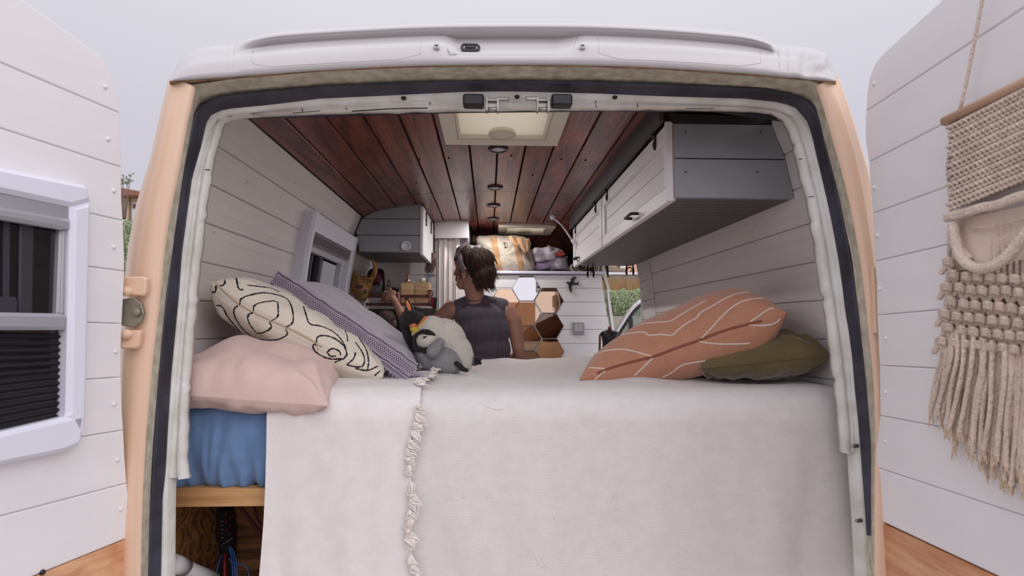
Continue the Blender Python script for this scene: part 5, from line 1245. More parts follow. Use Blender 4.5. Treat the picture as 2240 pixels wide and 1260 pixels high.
# headband
m = MB(); pts = []
for k in range(26):
    t = k / 25; x = 1018 + (-6) * math.sin(t * 2.6) * 1.0 + 7 * t * t; y = 533 + 58 * t; pts.append((x, y))
m_ = MB(); hairshell = []
for k, (x, y) in enumerate([(1020, 533), (1014, 538), (1009, 546), (1006, 556), (1005.5, 566), (1007, 576), (1011, 585), (1016, 592)]):
    hairshell.append(Q(x, y, -.030 - .052 * min(1, (y - 533) / 34)))
back = [Q(1022, 531, .0), Q(1024, 532, .04)]
m.tube(smooth_line(list(reversed(back)) + hairshell, 2), .0165, 12, flat=.35, up=V((-.5, -.85, 0))); m.build('headband', cloth('mauve_headband', (132, 116, 128), 1500, .2), per)
# sleeveless top
topm = cloth('dark_jersey', (92, 84, 96), 1700, .08, .06, .95, .2, big=.04, bigs=11)
def topf(m):
    m.ell(Q(1058, 790, .02), (.145, .112, .10)); m.ell(Q(1061, 766, .02), (.140, .110, .13)); m.ell(Q(1057, 722, .018), (.150, .113, .125)); m.ell(Q(1052, 694, .018), (.146, .100, .085)); m.ell(V((-.02, 2.97, Z(-.34))), (.16, .118, .16))
    m.cap(Q(1012, 666, .03), Q(1032, 660, .015), .040, .042, 14); m.cap(Q(1052, 660, .015), Q(1092, 668, .03), .042, .040, 14)
    m.cap(Q(1008, 678, .03), Q(1094, 676, .03), .056, .056, 16); m.cap(Q(1003, 672, .03), Q(1030, 664, .03), .046, .044, 14); m.cap(Q(1060, 664, .03), Q(1098, 670, .03), .046, .046, 14)
tb = baked(topf, .006, 4)
for k, p in enumerate(tb.v):           # vertical hanging folds, drawn to the arm holes
    d = p - CAM; px = 1120 + FPX * d.dot(_r) / d.dot(_f); py = 630 - FPX * d.dot(_u) / d.dot(_f)
    q = max(0, min(1, (py - 668) / 60)); a = .0035 * q * math.sin(px * .28 + .04 * py + 2 * math.sin(px * .07)) + .005 * q * noise.noise(V((px * .05, py * .012, 1)))
    a += .004 * q * max(0, math.sin(px * .11 + 1)) * math.sin(px * .42 + py * .02)
    a += .0045 * max(0, min(1, (px - 1078) / 12)) * math.sin(px * .75 - py * .05)
    tb.v[k] = p + V((0, -a, 0))
tb.build('tank_top', topm, per, smooth_it=2)
m = MB(); m.tube(smooth_line([Q(1012, 652, .0), Q(1018, 656, -.020), Q(1030, 658.5, -.036), Q(1044, 658, -.036), Q(1058, 653, -.020), Q(1064, 648, .0)], 2), .0034, 8); m.build('neckline', topm, per)
# ================================================================== kitchen corner
kb = thing('kitchen_cabinet', (-.58, 3.48, Z(-1.05)), 'kitchen unit with a black glossy top behind the cushions', 'cabinet')
blackg = M('black_gloss', (20, 18, 22), .08, spec=.8)
m = MB(); m.box((-.575, 3.50, Z(-.50)), (.49, .50, 1.12)); m.build('carcass', M('kitchen_dark', (52, 46, 48), .5), kb)
m = MB(); m.box((-.565, 3.48, Z(.08)), (.50, .56, .03), ch=.004); m.build('worktop', black, kb)
m = MB(); m.slab([at(905, 671, 3.19), at(948, 672, 3.19), at(948, 700, 3.19), at(905, 700, 3.19)], (0, .01, 0), .002); m.build('glass_lid', blackg, kb)
m = MB(); m.tube([at(906, 671, 3.185), at(908, 668.5, 3.185), at(912, 673, 3.185), at(946, 674, 3.185)], .002, 6); m.build('lid_trim', steel, kb)
rk = thing('spice_rack', at(870, 668, 3.3), 'red stained wooden rail rack on the kitchen top', 'rack')
for (y0, y1) in ((644.5, 651.5), (662.5, 669)):
    m = MB(); m.slab([at(800, y0, 3.24), at(943, y0, 3.24), at(943, y1, 3.24), at(800, y1, 3.24)], (0, .014, 0), .002); m.build('rail', red_rail, rk)
for x in (871, 941):
    m = MB(); p0 = at(x, 664, 3.232); p1 = at(x, 637 if x > 900 else 642, 3.232); m.cap(p0, p1, .011, .010, 12); m.build('post', M('post_wood', (150, 104, 92), .5, .1, 60), rk)
m = MB(); m.slab([at(800, 668, 3.25), at(943, 668, 3.25), at(943, 668, 3.42), at(800, 668, 3.42)], (0, 0, .008)); m.build('shelf_board', red_rail, rk)
# hair tie on the post
m = MB(); c = at(941, 642, 3.225); m.tube([c + V((.017 * math.cos(a) + .0, -.004 * math.sin(a), .019 * math.sin(a))) for a in np.linspace(0, 2 * math.pi, 24)[:-1]], .0032, 6, closed=True); tag(m.build('hair_tie', black), 'black elastic ring hooked on the rack post', 'hair tie')
m = MB(); m.slab([at(944, 650, 3.22), at(948, 650, 3.22), at(948, 685, 3.22), at(943, 685, 3.22)], (0, .03, 0), .002, mi=0); m.slab([at(948.5, 650, 3.22), at(956, 652, 3.22), at(953, 685, 3.22), at(948.5, 685, 3.22)], (0, .04, 0), .002, mi=1); tag(m.build('red_black_pouch', [M('red_fabric', (150, 24, 40), .7), M('dark_blue_grey', (56, 50, 58), .7)]), 'dark pouch with a red edge beside the rack post', 'pouch')
# drawer box
db = thing('drawer_box', at(907, 664, 3.34), 'small pale bamboo box with two drawers on the rack', 'box')
m = MB(); m.slab([at(875.5, 618, 3.32), at(938.5, 618, 3.32), at(938.5, 666, 3.32), at(875.5, 666, 3.32)], (0, .12, 0), .001); m.build('case', bamboo, db)
for (xa, xb) in ((877, 906), (907.6, 937)):
    m = MB(); m.slab([at(xa, 620, 3.315), at(xb, 620, 3.315), at(xb, 665, 3.315), at(xa, 665, 3.315)], (0, -.006, 0), .0012, pk=(random.random(), .3, .5)); m.build('drawer', bamboo, db)
sp_ = thing('soap_dispenser', at(892, 619, 3.38), 'rose gold pump dispenser on the bamboo box', 'dispenser')
rg = M('rose_gold', (206, 164, 156), .22, metal=.9)
m = MB(); c = at(892, 619, 3.38); m.lathe(c, [(.0165, 0), (.0165, .017), (.013, .020), (.006, .021)], 24); m.build('collar', rg, sp_)
m = MB(); m.lathe(c + V((0, 0, .021)), [(.0065, 0), (.0065, .020), (.009, .021), (.009, .040), (.006, .042)], 18); m.bar(c + V((-.005, 0, .058)), c + V((.008, -.03, .058)), .008, .007); m.build('pump_head', rg, sp_)
jr = thing('cream_jar', at(924, 618.5, 3.38), 'small white jar with a green base on the bamboo box', 'jar')
m = MB(); c = at(924, 618.5, 3.38); m.lathe(c + V((0, 0, .004)), [(.018, 0), (.018, .020), (.016, .023), (.001, .023)], 24); m.build('jar_lid', M('milk_white', (214, 214, 208), .4), jr)
m = MB(); m.lathe(c, [(.017, 0), (.017, .004)], 24); m.build('jar_base', M('sage_green', (150, 160, 110), .4), jr)
m = MB(); m.tube([at(934, 617, 3.36), at(937, 610, 3.36), at(940, 602, 3.36), at(943, 599.5, 3.36)], [.003, .0045, .006, .004], 8, flat=.6); tag(m.build('toothbrush', M('teal_plastic', (34, 116, 150), .4)), 'teal blue toothbrush leaning on the bamboo box', 'toothbrush')
bt_ = thing('clear_bottle', at(850, 650, 3.34), 'slim clear bottle with a silver cap held behind the hand', 'bottle')
m = MB(); c = at(850, 647, 3.34); m.lathe(c, [(.016, 0), (.016, .045), (.010, .055)], 20); m.build('bottle_body', glass('clear_glass', (200, 196, 196), .5), bt_)
m = MB(); m.lathe(c + V((0, 0, .055)), [(.0125, 0), (.0125, .030), (.007, .032), (.007, .042), (.001, .043)], 18); m.build('bottle_cap', M('silver_pink', (180, 166, 166), .3, metal=.6), bt_)
bb2 = thing('black_bottle', at(868, 660, 3.32), 'small black bottle with a shiny cap beside the bamboo box', 'bottle')
m = MB(); c = at(868, 662, 3.335); m.lathe(c, [(.022, 0), (.022, .05), (.018, .058), (.010, .062)], 20); m.build('bottle_body', blackg, bb2)
m = MB(); m.lathe(c + V((0, 0, .062)), [(.010, 0), (.010, .022), (.001, .023)], 18); m.build('bottle_cap', blackg, bb2)
m = MB(); m.ell(at(860, 634, 3.36), (.016, .014, .016), noise_=.3); m.cap(at(858, 640, 3.36), at(861, 650, 3.36), .014, .016); tag(m.build('dark_pouch', M('black_cloth', (34, 30, 32), .8)), 'small black lump of cloth between the two bottles', 'cloth')
# toiletry bag with clear front
tb_ = thing('toiletry_bag', at(822, 645, 3.42), 'clear fronted toiletry bag with dark trim and pink contents', 'bag')
m = MB(); m.tube(smooth_line([at(807, 640, 3.42), at(804, 610, 3.42), at(807, 595, 3.42), at(815, 589, 3.42), at(834, 590, 3.42), at(839, 596, 3.42), at(840, 640, 3.42)], 2), .008, 8); m.build('bag_trim', black, tb_)
m = MB(); m.slab([at(807, 645, 3.43), at(805, 612, 3.43), at(808, 596, 3.43), at(816, 591, 3.43), at(835, 592, 3.43), at(838, 600, 3.43), at(838, 645, 3.43)], (0, .03, 0)); m.build('bag_back', M('dark_plum', (88, 56, 60), .6), tb_)
m = MB(); m.ell(at(826, 606, 3.40), (.026, .018, .028), noise_=.3); m.ell(at(824, 614, 3.395), (.030, .018, .020), noise_=.2); m.build('pink_contents', M('plum_plastic', (128, 62, 76), .25, .3, 40), tb_)
m = MB(); m.ell(at(823, 634, 3.39), (.036, .02, .032), noise_=.35); m.ell(at(833, 622, 3.40), (.012, .015, .04), noise_=.35); m.build('clear_wrapping', glass('crinkled_plastic', (190, 184, 186), .55, .12), tb_)
# light switch plate on wall behind mask
m = MB(); m.slab([at(792, 583, 3.5), at(799, 585, 3.5), at(797, 602, 3.5), at(789, 600, 3.5)], (0, .006, 0), .001, mi=0); m.slab([at(791, 572, 3.5), at(793, 572, 3.5), at(792, 584, 3.5), at(791, 584, 3.5)], (0, .006, 0), mi=0); m.slab([at(790, 594, 3.495), at(798, 596, 3.495), at(795, 603, 3.495)], (0, .004, 0), mi=1)
tag(m.build('wall_hook', [black, M('foil', (200, 196, 200), .3, metal=.6)]), 'small black hook with foil on the wall behind the straw mask', 'hook')
# straw mask
mk = thing('straw_mask', at(788, 655, 3.16), 'golden straw animal mask with curved horns behind the lavender cushion', 'mask')
straw = M('straw', (184, 142, 88), .85, .7, 90, .35, 40, col2=(128, 94, 54), stretch=(1, 1, .4))
ym = 3.14
mkout = [(764, 640), (768, 612), (773, 588), (777, 592), (783, 600), (792, 604), (800, 609), (808, 611), (815, 613), (817, 619), (812, 632), (806, 646), (801, 660), (790, 662)]
m = MB(); n_ = len(mkout); cpt = at(792, 634, ym - .05)
rows = []
for f, dd in ((1.0, .05), (1.0, .0), (.92, -.02), (.7, -.045), (.4, -.06), (.1, -.065)):
    rows.append([at(792 + (x - 792) * f, 634 + (y - 634) * f, ym + dd) for x, y in mkout])
m.grid(rows, closev=True)
for v_ in m.v: pass
m.build('face', straw, mk, subsurf=1)
m = MB(); m.tube(smooth_line([at(808, 615, ym - .01), at(815, 607, ym - .01), at(820, 596, ym - .01), at(821, 583, ym - .01), at(818, 575, ym - .01), at(814.5, 568, ym - .01)], 1), [.014, .0155, .016, .016, .0155, .015, .014, .0125, .011, .009, .007, .004], 12)
m.build('horn', straw, mk)
m = MB(); 
for k in range(11):
    t = k / 10; p = [at(811, 612, ym - .01), at(821, 592, ym - .01), at(815, 568, ym - .01)]; q = p[0] * (1 - t) ** 2 + p[1] * 2 * t * (1 - t) + p[2] * t * t
m = MB(); m.tube([at(x, y, ym - .045) for x, y in ((794, 604), (802, 607), (812, 611), (816, 616))], .005, 6); 
for k in range(40): a = at(random.uniform(768, 814), random.uniform(604, 655), ym - .055); m.tube([a, a + V((random.uniform(-.01, .01), -.004, random.uniform(-.03, .02)))], .0012, 4, cap=False)
m.build('straw_strand', straw, mk)
m = MB(); m.ell(at(787, 627, ym - .062), (.022, .008, .012), noise_=.2); m.ell(at(799, 638, ym - .060), (.009, .006, .013)); m.build('eye_hole', M('mask_brown', (98, 60, 44), .8), mk)
# cup/strings heap near the arm: beige netting
m = MB(); c = at(845, 700, 3.05)
for k in range(7):
    m.tube([c + V((.05 * math.cos(a) * (1 - k * .08), -.01 * k, .05 * math.sin(a) * (1 - k * .06))) for a in np.linspace(0, math.pi, 14)], .003, 5)
m.ell(c + V((0, .02, -.02)), (.055, .03, .05)); tag(m.build('netted_bag', M('beige_net', (104, 86, 82), .9, .3, 100, .3, 40)), 'beige netted bag below the reaching arm', 'bag')
# ================================================================== shelf above the partition
SZ = Z(.382)
tote = thing('tote_bag', at(1110, 598, 3.72), 'canvas tote bag with tan stripes and the letter D on the shelf', 'bag')
O = [(1041, 522), (1046, 515), (1060, 516), (1080, 514), (1100, 516), (1125, 515), (1146, 518), (1158, 524), (1162, 533), (1160, 545), (1166, 568), (1173, 588), (1168, 596), (1150, 597), (1132, 596), (1102, 602), (1078, 604), (1060, 604), (1050, 590), (1044, 560)]
canvas = cloth('natural_canvas', (192, 180, 166), 1600, .2, .08, .9, .2, big=.6, bigs=8)
def inflate(outline, ctr, Y, depth, mat, name, parent, wr=.01, seed=0, back=.0, levels=(1, .97, .88, .72, .5, .25, .05), scale=1):
    oo = resample([V((x, y, 0)) for x, y in outline + outline[:1]], 73)[:-1]; rows = []
    prof_ = [(1.0, depth * .9 + back), (1.0, depth * .4)] + [(f, depth * .4 - depth * .55 * math.sqrt(max(0, 1 - f ** 3))) for f in levels[1:]]
    for f, dd in prof_:
        r_ = []
        for p in oo:
            x = ctr[0] + (p.x - ctr[0]) * f; y = ctr[1] + (p.y - ctr[1]) * f
            wv = wr * noise.noise(V((x * .06, y * .06, seed))) * (1 if f < .99 else .0) + wr * .5 * noise.noise(V((x * .15, y * .12, seed + 3)))* (1 if f < .99 else .0)
            r_.append(at(x, y, Y + dd + wv))
        rows.append(r_)
    uv = [[(p.x, p.z) for p in r_] for r_ in rows]
    m = MB(); m.grid(rows, closev=True, uv=[r_ for r_ in uv])
    m.add([rows[-1][i] for i in range(0, 72)], [tuple(range(72))], 0, True)
    o = m.build(name, mat, parent); return o, m
o, tm = inflate(O, (1105, 560), 3.80, .16, canvas, 'bag_body', tote, .02, 4)
bvt = tm.bvh(); tan = cloth('tan_strap', (180, 140, 104), 1200, .3, .05)
def decal(pxpoly, Y_bvh, mb, off=.002, sub=6):
    """strip given as two edge lines, laid on the surface"""
    a, b = pxpoly; a = resample([V((x, y, 0)) for x, y in a], sub * 3); b = resample([V((x, y, 0)) for x, y in b], sub * 3); rows = []
    for p, q in zip(a, b):
        r_ = []
        for t in (0, .33, .66, 1):
            s_ = p.lerp(q, t); d = ray(s_.x, s_.y).normalized(); h_, nn, _, _2 = Y_bvh.ray_cast(CAM, d)
            if h_ is None: r_ = None; break
            r_.append(h_ - d * off)
        if r_: rows.append(r_)
    if len(rows) > 1: mb.grid(rows, uv=[[(p.x, p.z) for p in r_] for r_ in rows])
m = MB(); decal(([(1071, 517), (1077, 545), (1084, 575), (1090, 601)], [(1086, 516), (1091, 545), (1096, 575), (1102, 600)]), bvt, m, .004); m.build('stripe', tan, tote)
m = MB(); decal(([(1118, 518), (1126, 548), (1133, 575), (1135, 595)], [(1131, 518), (1138, 548), (1145, 575), (1147, 595)]), bvt, m, .004); m.build('stripe', tan, tote)
for hp_ in ([(1116, 517), (1124, 530), (1131, 537), (1139, 531), (1132, 519)], [(1139, 520), (1143, 540), (1149, 552), (1154, 545), (1152, 526), (1158, 525)]):
    m = MB(); m.tube(smooth_line([at(x, y, 3.69 + .004 * k) for k, (x, y) in enumerate(hp_)], 2), .013, 8, flat=.25, up=V((0, 1, .1))); m.build('handle', tan, tote)
m = MB(); drape(m, bvt, [(1158, 536), (1152, 556), (1158, 568), (1162, 582), (1170, 588)], .0016, 0, .001, .6, 2); drape(m, bvt, [(1155, 520), (1156, 530)], .0016, 0, .002, .6, 2); m.build('side_seam', M('seam_brown', (120, 94, 74), .8), tote)
m = MB()
for L in ([(1102.2, 531.5), (1104.2, 541.5)], [(1100.2, 531.5), (1105, 531.2), (1109, 532.5), (1110.6, 536), (1110.2, 539.8), (1107, 541.6), (1102.5, 541.8)], [(1104.3, 531.6), (1106, 541.4)]): drape(m, bvt, L, .0017, 0, .004, .5, 1.5)
m.build('letter_d', M('navy_thread', (34, 36, 44), .8), tote)
o, lm = inflate([(1160, 548), (1170, 541), (1185, 542), (1196, 540), (1200, 536), (1208, 540), (1222, 543), (1233, 548), (1232, 553), (1222, 556), (1219, 568), (1200, 571), (1180, 574), (1168, 574)], (1195, 558), 3.85, .13, M('lilac_linen', (226, 218, 232), .7, .5, 18, .15, 12), 'folded_linen', None, .05, 9); tag(o, 'crumpled lilac white linen on top of the plastic bag', 'linen')
o, lm = inflate([(1168, 574), (1180, 573), (1200, 571), (1222, 560), (1243, 560), (1240, 568), (1244, 585), (1246, 592), (1210, 592), (1172, 593)], (1207, 582), 3.86, .13, M('purple_fabric', (184, 160, 200), .6, .3, 30, .1, 20), 'folded_blanket', None, .02, 5); tag(o, 'folded purple blanket inside clear plastic beside the tote bag', 'blanket')
pv, _m = inflate([(1196, 574), (1219, 562), (1243, 559), (1240, 570), (1245, 587), (1246, 593), (1205, 594)], (1222, 578), 3.835, .10, glass('clear_wrap', (206, 210, 208), .42, .15), 'plastic_wrap', None, .03, 15); tag(pv, 'crinkled clear plastic bag around the purple blanket', 'plastic bag')
m = MB(); m.slab([at(1214, 555, 3.80), at(1228, 548, 3.80), at(1238, 556, 3.80), at(1225, 560, 3.80)], (0, .05, 0), .003); tag(m.build('red_package', M('red_orange', (178, 66, 50), .6)), 'red corner of a package below the lilac linen', 'package')
rl = MB(); c = at(1268, 583, 3.80); 
sp = [V((c.x + (.004 + .0028 * a) * math.cos(a) * 1.15, c.y, c.z + (.003 + .0021 * a) * math.sin(a))) for a in np.linspace(0, 6.1 * math.pi, 110)]
th = .0023
rows = [[p + V((0, 0, 0)) for p in sp], [p + V((0, .30, 0)) for p in sp]]
sp2 = [V((p.x + (p.x - c.x) * .09, p.y, p.z + (p.z - c.z) * .09)) for p in sp]
rl.grid([sp, sp2, [p + V((0, .3, 0)) for p in sp2], [p + V((0, .3, 0)) for p in sp], sp])
tag(rl.build('rolled_blanket', M('beige_blanket', (198, 184, 172), .95, .4, 200, .15, 60)), 'beige blanket rolled up at the right of the shelf', 'blanket')
for k, (x, cc, lb) in enumerate(((1299, (150, 156, 150), 'pale green book standing left of the other books'), (1304, (108, 116, 112), 'dark green book standing second on the shelf end'), (1309, (168, 170, 160), 'light grey book standing third on the shelf end'), (1314, (92, 96, 94), 'charcoal book standing at the very end of the shelf'))):
    m = MB(); m.slab([at(x - 2, 562, 3.80), at(x + 2, 562, 3.80), at(x + 2.6, 594.5, 3.80), at(x - 1.4, 594.5, 3.80)], (0, .16, 0), .002); tag(m.build('book', M('book_cover_%d' % cc[0], cc, .6)), lb, 'book', 'books at the end of the shelf')
# ================================================================== partition wall objects
def hexm(px, py, tint, label, r=31.3):  # tint puts part of the expected reflection into the glass colour
    t = thing('hexagon_mirror', at(px, py, PY - .004), label, 'mirror', 'hexagon mirrors on the white partition')
    pts = [at(px + r * math.cos(R(a)), py + r * .995 * math.sin(R(a)), PY - .002) for a in range(0, 360, 60)]
    m = MB(); m.slab(pts, (0, -.0025, 0), .0); 
    m.build('mirror_edge', M('mirror_edge', (70, 62, 56), .3, metal=.5), t)
    pts = [at(px + (r - .7) * math.cos(R(a)), py + (r - .7) * .995 * math.sin(R(a)), PY - .0048) for a in range(0, 360, 60)]
    m = MB(); m.add(pts, [tuple(range(6))]); m.build('mirror_glass', M('mirror_%d' % tint[0], tint, .015, metal=1.0), t)
hexm(1151.5, 631, (224, 222, 222), 'topmost hexagon mirror, touching the shelf edge')
hexm(1201, 657.5, (206, 176, 150), 'upper hexagon mirror of the right column, below the bird')
hexm(1104, 659, (232, 196, 166), 'hexagon mirror half hidden behind the shoulder of the person')
hexm(1152, 685.5, (206, 200, 194), 'hexagon mirror below the topmost one')
hexm(1201.5, 713, (120, 104, 92), 'middle hexagon mirror of the right column')
hexm(1153, 740.5, (176, 152, 130), 'hexagon mirror beside the right upper arm of the person')
hexm(1203, 768.5, (196, 150, 116), 'lowest full hexagon mirror of the right column')
hexm(1155.5, 795.5, (150, 120, 96), 'lowest hexagon mirror, mostly hidden behind the bed')
m = MB(); ys = PY - .006
def sw(pts, dy): m.slab([at(1000 + x / 3.707, 460 + y / 3.707, ys) for x, y in pts], (0, -dy, 0), dy * .5)
sw([(893, 588), (915, 580), (945, 585), (965, 590), (985, 578), (983, 588), (968, 596), (986, 606), (965, 604), (930, 606), (905, 600)], .012)
sw([(915, 582), (922, 562), (940, 545), (969, 534), (955, 556), (948, 570), (945, 586)], .009)
sw([(903, 600), (902, 622), (908, 645), (924, 673), (930, 650), (928, 625), (932, 606)], .009)
m.ell(at(1242, 618.5, ys - .010), (.010, .008, .008)); m.cap(at(1240.5, 619, ys - .010), at(1238.5, 619.5, ys - .010), .003, .001, 6)
for k in range(4): m.tube([at(1247 + k * 1.2, 613 - k * 2, ys - .011), at(1253 + k * 1.3, 611 - k * 2.4, ys - .011)], .0012, 5); m.tube([at(1245 + k * .8, 625 + k * 3, ys - .011), at(1250 + k * .2, 624 + k * 3.4, ys - .011)], .0012, 5)
tag(m.build('swallow_ornament', M('dark_pewter', (62, 64, 72), .4, .2, 80, metal=.4)), 'dark metal swallow ornament on the white partition', 'ornament')
st = thing('light_switch', at(1264, 732, PY - .01), 'silver double rocker switch on the white partition', 'switch')
m = MB(); m.slab([at(1251.3, 705, PY - .003), at(1277, 705.5, PY - .003), at(1278, 731, PY - .003), at(1251.8, 731, PY - .003)], (0, -.010, 0), .002); m.build('switch_plate', M('silver_plate', (176, 176, 184), .35, metal=.5), st)
for a, b in ((1257.5, 1265), (1265.6, 1273.2)):
    m = MB(); m.slab([at(a, 709, PY - .013), at(b, 709, PY - .013), at(b, 725, PY - .013), at(a, 725, PY - .013)], (0, -.004, 0), .001); m.build('rocker', M('silver_rocker', (196, 196, 204), .35, metal=.3), st)
# moka pot on a side counter
sc2 = tag(MB().box((.78, 3.36, Z(-.62)), (.22, .30, .90), ch=.004).build('side_cabinet', white_paint), 'narrow white side cabinet under the coffee pot', 'cabinet')
mp3 = thing('moka_pot', at(1334, 785, 3.36), 'black moka coffee pot with wooden knob and handle', 'coffee pot')
c = at(1334, 775, 3.36); h_ = at(1334, 724, 3.36).z - c.z
m = MB(); m.lathe(c, [(.052, 0), (.044, h_ * .45), (.046, h_ * .55), (.055, h_ * .9), (.052, h_ * .93)], 8); m.build('pot_body', M('matt_black', (44, 40, 46), .4), mp3)
m = MB(); m.lathe(c + V((0, 0, h_ * .93)), [(.055, 0), (.05, .006), (.014, .018), (.010, .020)], 8); m.build('lid', M('matt_black', (44, 40, 46)), mp3)
m = MB(); m.lathe(c + V((0, 0, h_ * .93 + .018)), [(.008, 0), (.012, .008), (.011, .018), (.004, .021)], 14); m.build('lid_knob', M('walnut_knob', (150, 92, 60), .5), mp3)
m = MB(); m.bar(c + V((-.066, -.03, h_ * .84)), c + V((-.070, -.03, -.0)), .012, .016, up=V((0, 1, 0)), ch=.003); m.bar(c + V((-.03, -.02, h_ * .86)), c + V((-.066, -.03, h_ * .86)), .012, .010, up=V((0, 1, 0)), mi=1); m.build('handle', [M('walnut', (110, 78, 68), .5), black], mp3)
# ================================================================== macrame on the right door
mac = thing('macrame_hanging', RD.P(2140, 600, .02), 'beige knotted macrame wall hanging with a canvas pocket on the right door', 'wall hanging')
rope = M('cotton_rope', (240, 220, 203), .95, .8, 260, .15, 30, stretch=(1, 1, .5))
G = lambda x, y, o=.022: RD.P(x, y, o)
u0, _v = RD.uv(RD.P(2068, 265)); XR = 2420
m = MB(); m.tube([G(2066, 266, .028), G(2250, 176, .028), G(XR, 92, .028)], .0085, 12); m.build('dowel', M('dowel_wood', (196, 160, 134), .6, .1, 80), mac)
m = MB(); m.tube([G(2096, 252, .03), G(2110, 200, .022), G(2128, 110, .02), G(2150, -5, .018), G(2170, -120, .018)], .0028, 8); m.build('hanging_cord', rope, mac)
# geometry helper: u in 0..1 across, rows by pixel curves (left x=2070..right XR)
def mp_uv(s, pyl, pyr, xl=2070, xr=XR):
    x = xl + (xr - xl) * s; return x, pyl + (pyr - pyl) * s
rr = random.Random(5)
m = MB()
nC = 34
for i in range(nC):                           # tight knotted upper panel: zigzagging pairs of cord
    for q in range(2):
        pts = []; 
        for k in range(34):
            t = k / 33; s = (i + .5 + .34 * math.sin(k * 1.55 + i * 2.1 + q * 3.14)) / nC
            x, y = mp_uv(s, 275 + t * 185, 100 + t * 185 * 1.18 + 10, 2074 + 3 * math.sin(t * 9) , XR)
            pts.append(G(x, y, .020 + .007 * math.sin(k * 1.55 + q * 3.14 + i)))
        m.tube(pts, .0030, 6, cap=False)
for r_ in range(9):
    for i in range(nC):
        s = (i + .5 * (r_ % 2)) / nC; x, y = mp_uv(s, 285 + r_ * 21, 112 + r_ * 25, 2076, XR); a = G(x - 4, y - 5, .030); b = G(x + 7, y - 9, .034); c = G(x + 12, y, .028); d = G(x + 1, y + 7, .032)
        m.tube(smooth_line([a, b, c, d], 1), .0034, 6, cap=False)
m.build('knotted_panel', rope, mac)
m = MB()
for r_ in range(2): m.tube(smooth_line([G(2071, 474 + r_ * 5, .030), G(2110, 464 + r_ * 5, .034), G(2150, 450 + r_ * 5, .030), G(2180, 448 + r_ * 5, .034), G(2215, 432 + r_ * 5, .032), G(2260, 420 + r_ * 5, .034), G(XR, 360, .032)], 2), .0062, 10)
m.build('cross_rope', rope, mac)
m = MB(); rows = []
for t in np.linspace(0, 1, 12): rows.append([G(2086 + 215 * s, 482 + t * 112 - s * 45 * (1 - t * .2), .014 + .006 * math.sin(s * 9) * t) for s in np.linspace(0, 1, 16)])
m.grid(rows, uv=[[(p.y, p.z) for p in r_] for r_ in rows]); m.build('canvas_pocket', cloth('beige_canvas', (232, 214, 200), 1400, .2), mac)
m = MB(); m.tube(smooth_line([G(2086, 490, .03), G(2088, 520, .034), G(2096, 552, .038), G(2116, 580, .04), G(2146, 590, .04), G(2176, 582, .04), G(2206, 560, .038), G(2226, 535, .036), G(2246, 510, .034), G(2290, 470, .03)], 2), .0085, 10); m.tube(smooth_line([G(2090, 494, .024), G(2094, 520, .026), G(2104, 548, .030), G(2122, 568, .03)], 2), .006, 8); m.tube(smooth_line([G(2120, 500, .022), G(2170, 496, .022), G(2240, 478, .022), G(2300, 466, .022)], 1), .0018, 6); m.build('pocket_rope', rope, mac)
# open knotted net below the pocket
m = MB(); nN = 13
for r_ in range(7):
    for i in range(nN + 1):
        s = (i + .5 * (r_ % 2)) / nN
        x = 2074 + (XR - 2074) * s - r_ * 2.5 + rr.uniform(-2, 2); y = 572 + 29 * r_ + s * (20 if r_ < 3 else 40) + rr.uniform(-2, 2)
        if r_ == 0 and x > 2090 and y < 606: continue
        for q in range(3): m.tube(smooth_line([G(x - 9, y - 4 + 5 * q, .022), G(x - 2, y - 8 + 5 * q, .036), G(x + 8, y - 5 + 5 * q, .036), G(x + 12, y + 1 + 5 * q, .024)], 1), .0036, 6)
        for q in (-1, 1):
            x2 = x + q * (XR - 2074) / nN / 2 - 2.5
            for w_ in (-3, 2): m.tube(smooth_line([G(x + w_, y + 6, .026), G((x + x2) / 2 + w_ + q * 2, y + 16, .024), G(x2 + w_, y + 26, .024)], 1), .0034, 6, cap=False)
m.build('knotted_net', rope, mac)
# backing behind knots: second layer of cords
m = MB()
for i in range(26):
    s = i / 25; x = 2078 + (XR - 2078) * s; m.tube([G(x, 500 - 90 * s, .010), G(x - 3, 600, .010), G(x - 8 + rr.uniform(-3, 3), 765 + 30 * s, .010)], .0034, 6, cap=False)
m.build('backing_cords', rope, mac)
m = MB()
for i in range(78):
    s = (i + rr.uniform(-.3, .3)) / 77; x = 2066 + (XR - 2066) * s; yt = 715 + 45 * min(1, s * 2.2); L_ = (165 if s < .08 else 205) + s * 110 * 1.5 + rr.uniform(-25, 25)
    x1 = x - 22 * (1 - s) + rr.uniform(-9, 9) - 4; lay = rr.uniform(.012, .034)
    pts = [G(x, yt, lay), G(x + rr.uniform(-5, 5), yt + L_ * .3, lay + .004), G(x * .5 + x1 * .5 + rr.uniform(-6, 6), yt + L_ * .62, lay), G(x1, yt + L_, lay)]
    m.tube(smooth_line(pts, 2), .0040, 6, cap=False)
    for q in range(5): e_ = G(x1 + rr.uniform(-7, 7), yt + L_ + rr.uniform(10, 32), lay); m.tube([pts[-1] + V((0, 0, .006)), pts[-1].lerp(e_, .5) + V((rr.uniform(-.003, .003), 0, 0)), e_], [.0026, .0018, .0008], 4, 1, False)
m.build('fringe', [rope, M('frayed_cotton', (226, 202, 176), .95, .5, 300)], mac)['kind'] = 'stuff'
